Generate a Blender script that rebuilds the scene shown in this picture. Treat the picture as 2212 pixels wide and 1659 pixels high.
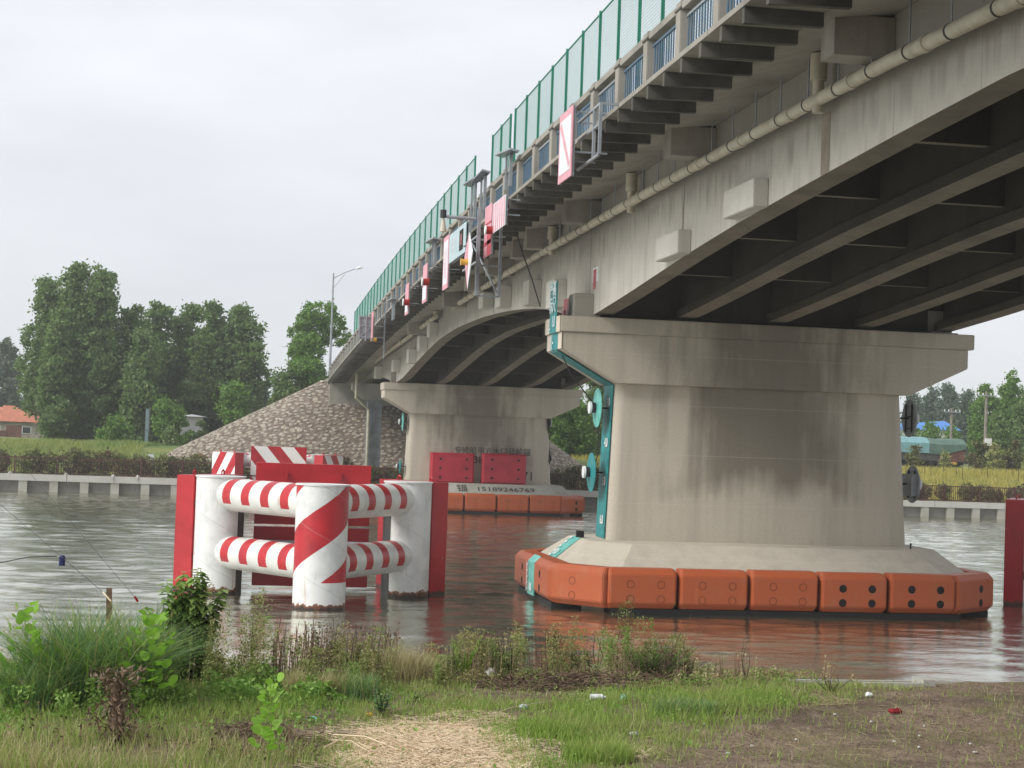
import bpy, math, random
import numpy as np
from mathutils import Matrix, Vector, noise
random.seed(7); rng = np.random.default_rng(7)
for o in list(bpy.data.objects): bpy.data.objects.remove(o)
SC = bpy.context.scene
COL = SC.collection
R = math.radians

# ------------------------------------------------------------------ camera
PW, PH, FOC, EYE = 2212.0, 1659.0, 3600.0, 4.45
def _ray(u, v): return np.array([u-PW/2, -(v-PH/2), FOC], float)
_y = _ray(486, 928); _y /= np.linalg.norm(_y)
_z = np.cross(_ray(2000, 928+.035*(2000-486)), _y); _z /= np.linalg.norm(_z)
if _z[1] < 0: _z = -_z
_x = np.cross(_z, _y)
if _x[0] < 0: _x = -_x
CM = np.stack([_x, _y, _z])
cam = bpy.data.objects.new('camera', bpy.data.cameras.new('camera'))
COL.objects.link(cam); SC.camera = cam
cam.data.sensor_width = 36; cam.data.lens = FOC/PW*36; cam.data.clip_end = 6000; cam.data.clip_start = .1
mw = Matrix.Identity(4)
for i in range(3):
    mw[i][0] = CM[i, 0]; mw[i][1] = CM[i, 1]; mw[i][2] = -CM[i, 2]
mw[2][3] = EYE
cam.matrix_world = mw
def proj(P):
    c = (np.asarray(P, float)-[0, 0, EYE]) @ CM
    return PW/2+FOC*c[..., 0]/c[..., 2], PH/2-FOC*c[..., 1]/c[..., 2]
def onz(u, v, z):
    d = CM @ _ray(u, v); return d*((z-EYE)/d[2])+[0, 0, EYE]
def ony(u, v, y):
    d = CM @ _ray(u, v); return d*(y/d[1])+[0, 0, EYE]
def onx(u, v, x):
    d = CM @ _ray(u, v); return d*(x/d[0])+[0, 0, EYE]

# ------------------------------------------------------------------ world, sun, exposure
W = bpy.data.worlds.new('World'); SC.world = W; W.use_nodes = True
nt = W.node_tree; nt.nodes.clear()
def N(t, k, **kw):
    n = t.nodes.new(k)
    for a, b in kw.items(): setattr(n, a, b)
    return n
SUN_EL, SUN_ROT = R(40), R(248)
sky = N(nt, 'ShaderNodeTexSky', sky_type='NISHITA', sun_disc=False, sun_elevation=SUN_EL, sun_rotation=SUN_ROT, dust_density=4)
hs = N(nt, 'ShaderNodeHueSaturation'); hs.inputs['Saturation'].default_value = .25
nt.links.new(sky.outputs[0], hs.inputs['Color'])
tc = N(nt, 'ShaderNodeTexCoord'); mp = N(nt, 'ShaderNodeMapping'); mp.inputs['Scale'].default_value = (1, 1, 3.2)
nt.links.new(tc.outputs['Generated'], mp.inputs[0])
nz = N(nt, 'ShaderNodeTexNoise'); nz.inputs['Scale'].default_value = 2.3; nz.inputs['Detail'].default_value = 5; nz.inputs['Roughness'].default_value = .5
nt.links.new(mp.outputs[0], nz.inputs['Vector'])
cr = N(nt, 'ShaderNodeValToRGB'); e = cr.color_ramp.elements
e[0].position = .32; e[0].color = (.30, .312, .35, 1); e[1].position = .72; e[1].color = (.49, .50, .53, 1)
nt.links.new(nz.outputs['Fac'], cr.inputs[0])
sep = N(nt, 'ShaderNodeSeparateXYZ'); nt.links.new(tc.outputs['Generated'], sep.inputs[0])
mr = N(nt, 'ShaderNodeMapRange'); mr.inputs['From Min'].default_value = .0; mr.inputs['From Max'].default_value = .3; mr.inputs['To Min'].default_value = .42; mr.inputs['To Max'].default_value = 0
nt.links.new(sep.outputs['Z'], mr.inputs['Value'])
mh = N(nt, 'ShaderNodeMixRGB'); mh.inputs[2].default_value = (.52, .54, .56, 1)
nt.links.new(mr.outputs[0], mh.inputs[0]); nt.links.new(cr.outputs[0], mh.inputs[1])
sc10 = N(nt, 'ShaderNodeVectorMath', operation='SCALE'); sc10.inputs['Scale'].default_value = 10
nt.links.new(mh.outputs[0], sc10.inputs[0])
mx = N(nt, 'ShaderNodeMixRGB'); mx.inputs[0].default_value = .9
nt.links.new(hs.outputs[0], mx.inputs[1]); nt.links.new(sc10.outputs[0], mx.inputs[2])
bg = N(nt, 'ShaderNodeBackground'); bg.inputs['Strength'].default_value = .1
nt.links.new(mx.outputs[0], bg.inputs[0])
wo = N(nt, 'ShaderNodeOutputWorld'); nt.links.new(bg.outputs[0], wo.inputs[0])
sun = bpy.data.objects.new('sun', bpy.data.lights.new('sun', 'SUN')); COL.objects.link(sun)
sun.data.energy = 1.5; sun.data.angle = R(28); sun.data.color = (1, .97, .92)
# light comes from behind the camera, upper left
sd = Vector((math.sin(SUN_ROT)*math.cos(SUN_EL), math.cos(SUN_ROT)*math.cos(SUN_EL), math.sin(SUN_EL)))
sun.rotation_euler = sd.to_track_quat('Z', 'Y').to_euler()
SC.view_settings.view_transform = 'Standard'; SC.view_settings.look = 'None'
SC.view_settings.gamma = 1; SC.view_settings.use_curve_mapping = False
SC.view_settings.exposure = 1.05
SC.cycles.max_bounces = 7; SC.cycles.diffuse_bounces = 4; SC.cycles.use_denoising = True
SC.cycles.volume_bounces = 1; SC.cycles.volume_max_steps = 32; SC.cycles.volume_step_rate = 4

# ------------------------------------------------------------------ materials
class MT:
    def __init__(s, name):
        s.m = bpy.data.materials.new(name); s.m.use_nodes = True; s.t = s.m.node_tree; s.t.nodes.clear()
        s.o = N(s.t, 'ShaderNodeOutputMaterial'); s.b = N(s.t, 'ShaderNodeBsdfPrincipled'); s.L(s.b.outputs[0], s.o.inputs[0])
        s._c = None
    def L(s, a, b): s.t.links.new(a, b)
    def pos(s):
        if not s._c: s._c = N(s.t, 'ShaderNodeNewGeometry')
        return s._c.outputs['Position']
    def obj(s): return N(s.t, 'ShaderNodeTexCoord').outputs['Object']
    def rnd(s):
        s.pos(); return s._c.outputs['Random Per Island']
    def noise(s, scale=1., detail=5, vec=None, sv=(1, 1, 1), rough=.55):
        m = N(s.t, 'ShaderNodeMapping'); m.inputs['Scale'].default_value = sv
        s.L(vec or s.pos(), m.inputs[0])
        n = N(s.t, 'ShaderNodeTexNoise'); n.inputs['Scale'].default_value = scale; n.inputs['Detail'].default_value = detail; n.inputs['Roughness'].default_value = rough
        s.L(m.outputs[0], n.inputs['Vector']); return n.outputs['Fac']
    def ramp(s, f, pts, interp='LINEAR'):
        r = N(s.t, 'ShaderNodeValToRGB'); r.color_ramp.interpolation = interp; el = r.color_ramp.elements
        for i, (p, c) in enumerate(pts):
            x = el[i] if i < 2 else el.new(p)
            x.position = p; x.color = (*c, 1) if len(c) == 3 else c
        s.L(f, r.inputs[0]); return r.outputs[0]
    def gray(s, f, a, b): return s.ramp(f, [(a, (0, 0, 0)), (b, (1, 1, 1))])
    def mix(s, f, a, b, mode='MIX'):
        n = N(s.t, 'ShaderNodeMixRGB', blend_type=mode)
        for i, v in ((0, f), (1, a), (2, b)):
            if isinstance(v, (int, float)): n.inputs[i].default_value = v
            elif isinstance(v, tuple): n.inputs[i].default_value = (*v, 1)
            else: s.L(v, n.inputs[i])
        return n.outputs[0]
    def math(s, op, a, b=0., c=0.):
        n = N(s.t, 'ShaderNodeMath', operation=op)
        for i, v in enumerate((a, b, c)):
            if isinstance(v, (int, float)): n.inputs[i].default_value = v
            else: s.L(v, n.inputs[i])
        return n.outputs[0]
    def xyz(s, v):
        n = N(s.t, 'ShaderNodeSeparateXYZ'); s.L(v, n.inputs[0]); return n.outputs
    def col(s, c):
        if isinstance(c, tuple): s.b.inputs['Base Color'].default_value = (*c, 1)
        else: s.L(c, s.b.inputs['Base Color'])
    def rough(s, v, spec=.4):
        if isinstance(v, (int, float)): s.b.inputs['Roughness'].default_value = v
        else: s.L(v, s.b.inputs['Roughness'])
        s.b.inputs['Specular IOR Level'].default_value = spec
    def bump(s, f, dist=.02, st=.5):
        n = N(s.t, 'ShaderNodeBump'); n.inputs['Distance'].default_value = dist; n.inputs['Strength'].default_value = st
        s.L(f, n.inputs['Height']); s.L(n.outputs[0], s.b.inputs['Normal'])

def concrete(name, c=(.34, .32, .28), dark=(.13, .12, .105), amt=.55, streak=.5, piece=0.):
    m = MT(name)
    n1 = m.noise(.9, 6); n2 = m.noise(1., 5, sv=(4, 4, .22)); n3 = m.noise(22, 4)
    f = m.math('MULTIPLY', m.gray(n1, .42, .72), amt)
    g = m.math('MULTIPLY', m.gray(n2, .5, .78), streak)
    a = m.mix(m.math('MAXIMUM', f, g), c, dark)
    a = m.mix(m.math('MULTIPLY', m.gray(n3, .3, .8), .35), a, tuple(x*.72 for x in c))
    if piece: a = m.mix(m.math('MULTIPLY', m.rnd(), piece), a, dark)
    m.col(a); m.rough(.88, .25); m.bump(n3, .01, .5); return m.m
M = {}
M['conc'] = concrete('concrete_grey')
M['conc_girder'] = concrete('concrete_pale_girder', (.54, .525, .475), (.27, .25, .215), .3, .55)
def fascia():
    m = MT('pale_girder_face'); p = m.xyz(m.pos())
    n1 = m.noise(.9, 6); n2 = m.noise(1., 5, sv=(4, 3.2, .2)); n3 = m.noise(22, 4)
    cell = m.math('FLOOR', m.math('DIVIDE', p[1], 3.05)); wn = N(m.t, 'ShaderNodeTexWhiteNoise', noise_dimensions='1D'); m.L(cell, wn.inputs['W'])
    c = m.mix(m.math('MULTIPLY', wn.outputs['Value'], .35), (.55, .53, .47), (.43, .41, .36))
    c = m.mix(m.math('MULTIPLY', m.gray(n1, .45, .7), .3), c, (.33, .305, .26))
    c = m.mix(m.math('MULTIPLY', m.gray(n2, .5, .75), .5), c, (.28, .26, .22))
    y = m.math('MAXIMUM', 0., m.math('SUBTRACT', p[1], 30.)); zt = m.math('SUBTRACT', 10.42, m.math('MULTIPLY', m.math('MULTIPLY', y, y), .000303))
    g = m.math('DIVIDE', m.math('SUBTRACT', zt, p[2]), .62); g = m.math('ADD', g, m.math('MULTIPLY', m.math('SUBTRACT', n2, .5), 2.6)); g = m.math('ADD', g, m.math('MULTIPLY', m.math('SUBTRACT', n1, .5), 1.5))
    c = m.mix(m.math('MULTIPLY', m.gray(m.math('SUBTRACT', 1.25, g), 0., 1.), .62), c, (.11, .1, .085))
    ln = m.math('LESS_THAN', m.math('FRACT', m.math('DIVIDE', p[1], 3.05)), .009)
    c = m.mix(m.math('MULTIPLY', ln, .45), c, (.2, .18, .15)); c = m.mix(m.math('MULTIPLY', m.gray(n3, .3, .8), .3), c, (.35, .33, .29))
    m.col(c); m.rough(.85, .25); m.bump(m.math('SUBTRACT', n3, ln), .01, .5); return m.m
M['fascia'] = fascia()
M['conc_under'] = concrete('concrete_dark_underside', (.2, .175, .135), (.07, .062, .05), .6, .6)  # dirty unpainted concrete, also darkened to paint in the underside shade
M['conc_web'] = concrete('concrete_shade_toned_web', (.06, .052, .041), (.028, .025, .02), .7, .6)  # near-black tone paints the shade between girders into the concrete
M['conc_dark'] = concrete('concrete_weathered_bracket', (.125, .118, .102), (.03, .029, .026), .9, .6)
M['conc_rail'] = concrete('concrete_railing', (.33, .31, .27), (.14, .13, .11), .7, .3)
M['conc_pile'] = concrete('concrete_pile_pale', (.4, .39, .34), (.2, .17, .12), .5, .5)
M['conc_panel'] = concrete('concrete_quay_panel', (.2, .19, .165), (.07, .068, .055), .6, .5)
M['conc_beam'] = concrete('concrete_quay_beam', (.47, .46, .42), (.3, .28, .24), .4, .3)
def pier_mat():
    m = MT('concrete_pier_stain_and_shade')
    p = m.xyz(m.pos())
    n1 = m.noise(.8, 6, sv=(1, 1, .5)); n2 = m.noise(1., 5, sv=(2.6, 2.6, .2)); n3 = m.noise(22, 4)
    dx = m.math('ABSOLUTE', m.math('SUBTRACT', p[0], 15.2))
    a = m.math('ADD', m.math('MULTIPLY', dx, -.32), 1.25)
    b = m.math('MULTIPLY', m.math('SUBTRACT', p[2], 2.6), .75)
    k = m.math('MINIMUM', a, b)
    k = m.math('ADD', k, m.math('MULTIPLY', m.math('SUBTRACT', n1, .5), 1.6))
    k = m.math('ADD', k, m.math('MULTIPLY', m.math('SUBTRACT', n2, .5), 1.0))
    k = m.gray(k, .2, .9)  # central dark mask paints dirt and the shade below the cap together
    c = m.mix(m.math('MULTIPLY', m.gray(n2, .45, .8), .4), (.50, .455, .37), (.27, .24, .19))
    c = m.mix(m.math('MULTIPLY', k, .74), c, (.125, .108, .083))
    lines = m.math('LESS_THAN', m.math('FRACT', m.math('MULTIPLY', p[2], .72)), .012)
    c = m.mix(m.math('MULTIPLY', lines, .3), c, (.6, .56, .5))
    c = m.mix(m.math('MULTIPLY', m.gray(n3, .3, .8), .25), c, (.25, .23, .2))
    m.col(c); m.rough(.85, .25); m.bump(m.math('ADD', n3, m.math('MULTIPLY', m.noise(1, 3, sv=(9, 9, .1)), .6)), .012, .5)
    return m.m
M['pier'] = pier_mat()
def plain(name, c, rough=.6, var=.25, scale=3., spec=.4, bump=0., metal=0., dark=None):
    m = MT(name); n = m.noise(scale, 5)
    d = dark or tuple(x*(1-var*1.6) for x in c)
    m.col(m.mix(m.gray(n, .35, .75), c, d)); m.rough(rough, spec)
    if bump: m.bump(m.noise(scale*8, 4), bump, .5)
    m.b.inputs['Metallic'].default_value = metal
    return m.m
M['orange'] = None
def orange():
    m = MT('orange_rubber_block'); n = m.noise(2.2, 6); n2 = m.noise(30, 3)
    r = m.rnd()
    c = m.mix(r, (.42, .092, .028), (.30, .078, .035))
    c = m.mix(m.math('MULTIPLY', m.gray(n, .5, .75), .6), c, (.34, .12, .06))
    c = m.mix(m.math('MULTIPLY', m.gray(m.noise(1, 5, sv=(6, 6, .5)), .6, .8), .35), c, (.5, .2, .1))
    m.col(c); m.rough(.5, .35); m.bump(n2, .006, .4); return m.m
M['orange'] = orange()
M['hole'] = plain('dark_recess', (.012, .01, .009), .9)
M['ring'] = plain('dark_orange_ring', (.2, .055, .02), .7)
def red_paint(name, c=(.44, .010, .018)):
    m = MT(name); p = m.xyz(m.pos()); n = m.noise(9, 6); n2 = m.noise(1.6, 5)
    a = m.mix(m.gray(n2, .4, .75), c, tuple(x*.72 for x in c))
    a = m.mix(m.gray(m.noise(3.2, 8, rough=.7), .70, .73), a, (.68, .62, .58))
    w = m.math('ADD', p[2], m.math('MULTIPLY', m.math('SUBTRACT', n, .5), .25))
    a = m.mix(m.gray(w, .06, .14), (.07, .035, .022), a)
    m.col(a); m.rough(.38, .5); m.bump(n, .004, .4); return m.m
M['red'] = red_paint('red_steel_paint')
M['crimson'] = red_paint('crimson_fender_panel', (.42, .02, .04))
def white_weather(m, c=(.70, .71, .695)):
    p = m.xyz(m.pos()); n = m.noise(2.2, 6); n2 = m.noise(7, 6)
    a = m.mix(m.math('MULTIPLY', m.gray(n, .45, .62), .6), c, (.53, .55, .535))
    a = m.mix(m.gray(m.noise(1.3, 5), .66, .74), a, (.70, .66, .52))
    a = m.mix(m.math('MULTIPLY', m.gray(m.noise(1, 5, sv=(8, 8, .5)), .62, .8), .4), a, (.42, .38, .32))
    a = m.mix(m.math('MULTIPLY', m.gray(m.noise(1, 6, sv=(9, 9, .6)), .62, .72), .6), a, (.38, .24, .15))
    a = m.mix(m.gray(m.noise(14, 5), .74, .77), a, (.12, .1, .09))
    w = m.math('SUBTRACT', m.math('ADD', p[2], m.math('MULTIPLY', m.math('SUBTRACT', n2, .5), .3)), .06)
    rust = m.mix(m.gray(w, .0, .1), (.022, .014, .01), (.2, .075, .03))
    return a, w, rust
def pile_white(name, stripes):
    m = MT(name); a, w, rust = white_weather(m)
    if stripes:
        o = m.xyz(m.obj())
        th = m.math('ARCTAN2', o[0], m.math('MULTIPLY', o[1], -1.))
        s = m.math('MULTIPLY', th, .66*.72)
        f = m.math('DIVIDE', m.math('SUBTRACT', m.math('SUBTRACT', o[2], s), 1.6), 1.92)
        f = m.math('FRACT', m.math('ADD', f, 4.))
        f = m.math('ADD', f, m.math('MULTIPLY', m.math('SUBTRACT', m.noise(6, 4), .5), .02))
        k = m.math('LESS_THAN', f, .55)
        k = m.math('MULTIPLY', k, m.math('GREATER_THAN', o[2], .72))
        red = m.mix(m.gray(m.noise(2), .4, .7), (.46, .012, .02), (.32, .01, .018))
        a = m.mix(k, a, red)
    # spiral weld seam
    o2 = m.xyz(m.obj())
    th = m.math('ARCTAN2', o2[0], m.math('MULTIPLY', o2[1], -1.))
    seam = m.math('FRACT', m.math('ADD', m.math('DIVIDE', m.math('ADD', o2[2], m.math('MULTIPLY', th, .35)), 1.25), 3.))
    seam = m.math('LESS_THAN', m.math('ABSOLUTE', m.math('SUBTRACT', seam, .5)), .008)
    a = m.mix(m.math('MULTIPLY', seam, .35), a, (.3, .3, .3))
    a = m.mix(m.gray(w, .10, .13), rust, a)
    m.col(a); m.rough(.4, .5); m.bump(m.math('ADD', m.math('MULTIPLY', seam, 1.), m.noise(25, 3)), .006, .4); return m.m
M['pile_striped'] = pile_white('striped_pile_paint', True)
M['pile_white'] = pile_white('white_pile_paint', False)
def pile_half():
    # inner side of the piles: primer and rust
    m = MT('unpainted_steel_back'); n = m.noise(3, 6)
    m.col(m.mix(m.gray(n, .4, .7), (.06, .065, .07), (.10, .075, .055))); m.rough(.6); return m.m
M['steel_bare'] = pile_half()
def tube_mat(name='ringed_tube_paint', per=.9, duty=.42, ph=.15):
    m = MT(name); a, w, rust = white_weather(m, (.69, .69, .65))
    o = m.xyz(m.obj())
    f = m.math('FRACT', m.math('ADD', m.math('DIVIDE', o[0], per), 20.+ph))
    f = m.math('ADD', f, m.math('MULTIPLY', m.math('SUBTRACT', m.noise(8, 4), .5), .03))
    k = m.math('MULTIPLY', m.math('LESS_THAN', f, duty), m.math('GREATER_THAN', o[2], -.22))
    red = m.mix(m.gray(m.noise(3), .4, .7), (.46, .014, .02), (.34, .012, .02))
    m.col(m.mix(k, a, red)); m.rough(.36, .5); m.bump(m.noise(25, 3), .004, .3); return m.m
M['tube'] = tube_mat()
def flat_stripes(name, ax, per, duty, slant, c1=(.44, .012, .022), c2=(.76, .76, .73), zz=0.):
    m = MT(name); o = m.xyz(m.obj())
    f = m.math('FRACT', m.math('ADD', m.math('DIVIDE', m.math('ADD', o[ax], m.math('MULTIPLY', o[2], slant)), per), 20+zz))
    k = m.math('LESS_THAN', f, duty)
    n = m.noise(3, 5)
    m.col(m.mix(k, m.mix(m.gray(n, .5, .75), c2, tuple(x*.85 for x in c2)), m.mix(m.gray(n, .4, .7), c1, tuple(x*.75 for x in c1))))
    m.rough(.4); return m.m
M['slab_stripe'] = flat_stripes('diagonal_red_white_paint', 0, 1.55, .5, -.85)
M['sign_pinkstripe'] = flat_stripes('pink_white_chevron_print', 1, .42, .5, .0, (.62, .22, .26), (.75, .74, .75))
def green_mesh_paint(): return plain('green_fence_paint', (.01, .2, .12), .45, .2, 2)
M['green'] = green_mesh_paint()
M['wire'] = plain('green_coated_wire', (.06, .36, .25), .5, .2, 2)
M['blue'] = plain('flaking_blue_paint', (.05, .13, .22), .6, .5, 9, dark=(.13, .15, .15))
M['pvc'] = plain('cream_plastic_pipe', (.5, .47, .37), .45, .2, 3, dark=(.33, .3, .22))
M['dark_metal'] = plain('dark_iron', (.03, .03, .032), .6, .3, 6)
M['galv'] = plain('galvanised_steel', (.3, .33, .35), .5, .2, 4)
M['teal'] = plain('teal_gauge_board', (.02, .27, .27), .45, .35, 5, dark=(.01, .14, .15))
M['teal_light'] = plain('pale_teal_plastic', (.16, .52, .45), .35, .3, 5, dark=(.05, .34, .29))
M['white'] = plain('white_print', (.75, .77, .77), .5, .1, 5)
M['print_teal'] = plain('pale_lettering', (.62, .78, .78), .5, .2, 9)
M['cream'] = plain('cream_painted_edge', (.62, .54, .44), .7, .1, 5)
M['pink'] = plain('faded_pink_print', (.70, .33, .38), .45, .1, 3)
M['signwhite'] = plain('faded_white_sign', (.72, .74, .78), .4, .08, 3)
M['signblue'] = plain('pale_blue_led_panel', (.42, .55, .58), .35, .1, 3)
M['amber'] = plain('amber_lamp_plastic', (.65, .35, .04), .35, .2, 3)
M['redlamp'] = plain('red_lamp_plastic', (.36, .015, .012), .3, .2, 3)
M['black_ink'] = plain('black_spray_paint', (.085, .075, .065), .8, .5, 14)
M['near_black'] = plain('black_rubber_and_shadow', (.012, .012, .012), .7)
M['brownrail'] = plain('red_brown_rail_paint', (.085, .03, .022), .55, .3, 3)
M['rust'] = plain('rusty_iron', (.13, .055, .035), .8, .4, 12)
M['bark'] = plain('bark', (.11, .085, .06), .9, .5, 9, bump=.02)
M['wood'] = plain('weathered_wood', (.2, .13, .08), .8, .4, 12)
M['render_wall'] = plain('rendered_house_wall', (.36, .32, .27), .9, .3, 1.5)
M['brickwall'] = plain('old_brick_wall', (.2, .09, .07), .9, .4, 2)
M['whitewall'] = plain('white_wall', (.8, .8, .79), .8, .1, 1)
M['glass'] = plain('dark_window_glass', (.03, .035, .04), .15)
M['tarp'] = plain('green_tarpaulin', (.11, .19, .15), .6, .3, 1.2)
M['tarp2'] = plain('cyan_tarpaulin', (.2, .38, .4), .6, .2, 1.2)
M['blueroof'] = plain('blue_roof_sheet', (.05, .22, .6), .5, .1, 1)
M['asphalt'] = plain('asphalt', (.05, .05, .05), .9, .3, 3)
def tile():
    m = MT('orange_roof_tile'); n = m.noise(1.5, 5)
    m.col(m.mix(m.gray(n, .4, .7), m.mix(m.rnd(), (.52, .19, .1), (.44, .14, .08)), (.36, .15, .1))); m.rough(.8); return m.m
M['tile'] = tile()
def leafmat(name, c1, c2, c3=None, tr=.35, var=.5, scale=1.2, rough=.55):
    m = MT(name)
    a = m.mix(m.rnd(), c1, c2)
    if c3: a = m.mix(m.gray(m.noise(scale, 3), .45, .65), a, c3)
    m.col(a); m.rough(rough, .3)
    tl = N(m.t, 'ShaderNodeBsdfTranslucent'); m.L(m.mix(1., a, (1., 1.15, .7), 'MULTIPLY'), tl.inputs[0])
    ms = N(m.t, 'ShaderNodeMixShader'); ms.inputs[0].default_value = tr
    m.L(m.b.outputs[0], ms.inputs[1]); m.L(tl.outputs[0], ms.inputs[2]); m.L(ms.outputs[0], m.o.inputs[0]); return m.m
M['leaf_poplar'] = leafmat('poplar_leaf', (.12, .18, .07), (.22, .30, .12), (.17, .25, .08), .45)
M['leaf_poplar2'] = leafmat('poplar_leaf_pale', (.10, .14, .10), (.16, .2, .14), None, .25)
M['leaf_bright'] = leafmat('fresh_green_leaf', (.09, .19, .035), (.2, .33, .07), None, .35)
M['leaf_hedge'] = leafmat('olive_red_hedge_leaf', (.075, .095, .03), (.19, .21, .06), (.11, .07, .04), .2, scale=.8)
M['leaf_haze'] = leafmat('far_grey_green_leaf', (.08, .125, .08), (.13, .18, .12), None, .25)
M['grass'] = leafmat('green_grass_blade', (.17, .29, .045), (.36, .49, .11), (.33, .38, .12), .35, scale=1.1)
M['grass_dark'] = leafmat('deep_green_grass_blade', (.08, .18, .07), (.24, .38, .16), None, .35)
M['grass_tan'] = leafmat('dry_tan_blade', (.36, .3, .15), (.58, .5, .3), None, .3)
M['straw'] = leafmat('pale_straw', (.74, .57, .40), (.92, .78, .60), None, .2)
M['dead'] = leafmat('dead_brown_stalk', (.07, .048, .033), (.24, .165, .105), None, .1)
M['sap'] = leafmat('round_sapling_leaf', (.2, .4, .05), (.36, .58, .10), None, .45)
M['weed'] = leafmat('weed_leaf', (.12, .25, .045), (.3, .44, .11), (.25, .28, .1), .35)
M['scrub'] = leafmat('scrub_leaf', (.15, .21, .055), (.42, .43, .17), (.36, .31, .14), .3)
M['yellowveg'] = leafmat('yellow_field_blade', (.36, .32, .07), (.5, .42, .13), None, .3)
M['bermveg'] = leafmat('berm_grass_blade', (.22, .28, .07), (.4, .41, .15), (.18, .28, .08), .3, scale=.25)
def ground_near():
    m = MT('bank_soil'); n = m.noise(1.1, 7); n2 = m.noise(7, 7, rough=.65); n3 = m.noise(45, 5); v = m.noise(16, 2)
    c = m.mix(m.gray(n2, .35, .7), (.18, .13, .09), (.32, .24, .17))
    c = m.mix(m.math('MULTIPLY', m.gray(m.noise(.8, 6, rough=.7), .47, .6), .65), c, (.085, .062, .045))
    c = m.mix(m.math('MULTIPLY', m.gray(m.noise(2.1, 6, rough=.7), .55, .68), .7), c, (.36, .29, .21))
    c = m.mix(m.math('MULTIPLY', m.gray(n, .5, .62), .5), c, (.19, .18, .07))
    c = m.mix(m.gray(v, .68, .74), c, (.4, .34, .28))
    c = m.mix(m.gray(n3, .32, .46), (.08, .055, .04), c)
    m.col(c); m.rough(.95, .2); m.bump(m.math('ADD', n2, m.math('MULTIPLY', n3, .35)), .06, .9); return m.m
M['soil'] = ground_near()
def ground_far():
    m = MT('far_bank_grass'); p = m.xyz(m.pos()); n = m.noise(.22, 6); n2 = m.noise(1.6, 6)
    a = m.mix(m.gray(n, .4, .62), (.2, .215, .065), (.1, .16, .045))
    y = m.mix(m.gray(n2, .4, .7), (.42, .37, .09), (.3, .3, .075))
    a = m.mix(m.gray(p[0], 30, 36), a, y)
    a = m.mix(m.math('MULTIPLY', m.gray(n2, .5, .75), .4), a, (.28, .24, .1))
    m.col(a); m.rough(.95, .2); m.bump(n2, .2, .8); return m.m
M['far_ground'] = ground_far()
def gray_fix(m, v, a, b):
    return m.math('MINIMUM', 1., m.math('MAXIMUM', 0., m.math('DIVIDE', m.math('SUBTRACT', v, a), b-a)))
MT.gray_lin = gray_fix
def water():
    m = MT('muddy_canal_water')
    big = m.noise(.09, 3, sv=(1, 2.2, 1)); mid = m.noise(.75, 5, sv=(.55, 1.7, 1)); fine = m.noise(4.2, 5, sv=(.6, 1.5, 1))
    h = m.math('ADD', m.math('MULTIPLY', mid, .62), m.math('MULTIPLY', fine, .2))
    h = m.math('ADD', h, m.math('MULTIPLY', m.noise(.22, 3, sv=(.5, 2, 1)), .9))
    c = m.mix(m.gray(big, .4, .6), (.13, .112, .072), (.115, .106, .07))
    m.col(c); m.rough(.5, .2)
    bp = N(m.t, 'ShaderNodeBump'); bp.inputs['Distance'].default_value = .07; bp.inputs['Strength'].default_value = .55
    m.L(m.math('ADD', m.math('MULTIPLY', fine, .5), m.math('MULTIPLY', mid, .45)), bp.inputs['Height']); m.L(bp.outputs[0], m.b.inputs['Normal'])
    gl = N(m.t, 'ShaderNodeBsdfGlossy'); gl.inputs['Roughness'].default_value = .05; gl.inputs['Color'].default_value = (.95, .96, .88, 1); m.L(bp.outputs[0], gl.inputs['Normal'])
    fr = N(m.t, 'ShaderNodeFresnel'); fr.inputs['IOR'].default_value = 1.36; m.L(bp.outputs[0], fr.inputs['Normal'])
    ms = N(m.t, 'ShaderNodeMixShader'); m.L(m.math('POWER', fr.outputs[0], .30), ms.inputs[0]); m.L(m.b.outputs[0], ms.inputs[1]); m.L(gl.outputs[0], ms.inputs[2]); m.L(ms.outputs[0], m.o.inputs[0])
    return m.m
M['water'] = water()
def stone_mats():
    m = MT('pale_field_stone'); n = m.noise(5, 5)
    c = m.mix(m.rnd(), (.44, .40, .32), (.30, .27, .215)); m.col(m.mix(m.gray(n, .4, .7), c, (.2, .17, .14))); m.rough(.9, .2); return m.m
M['stone'] = stone_mats()
def mortar():
    m = MT('stone_slope_mortar'); n = m.noise(2.5, 6); n2 = m.noise(.5, 4)
    m.col(m.mix(m.gray(n, .35, .7), m.mix(m.gray(n2, .4, .65), (.25, .2, .155), (.2, .16, .125)), (.1, .08, .065))); m.rough(.95, .2); m.bump(n, .05, .6); return m.m
M['mortar'] = mortar()

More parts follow.
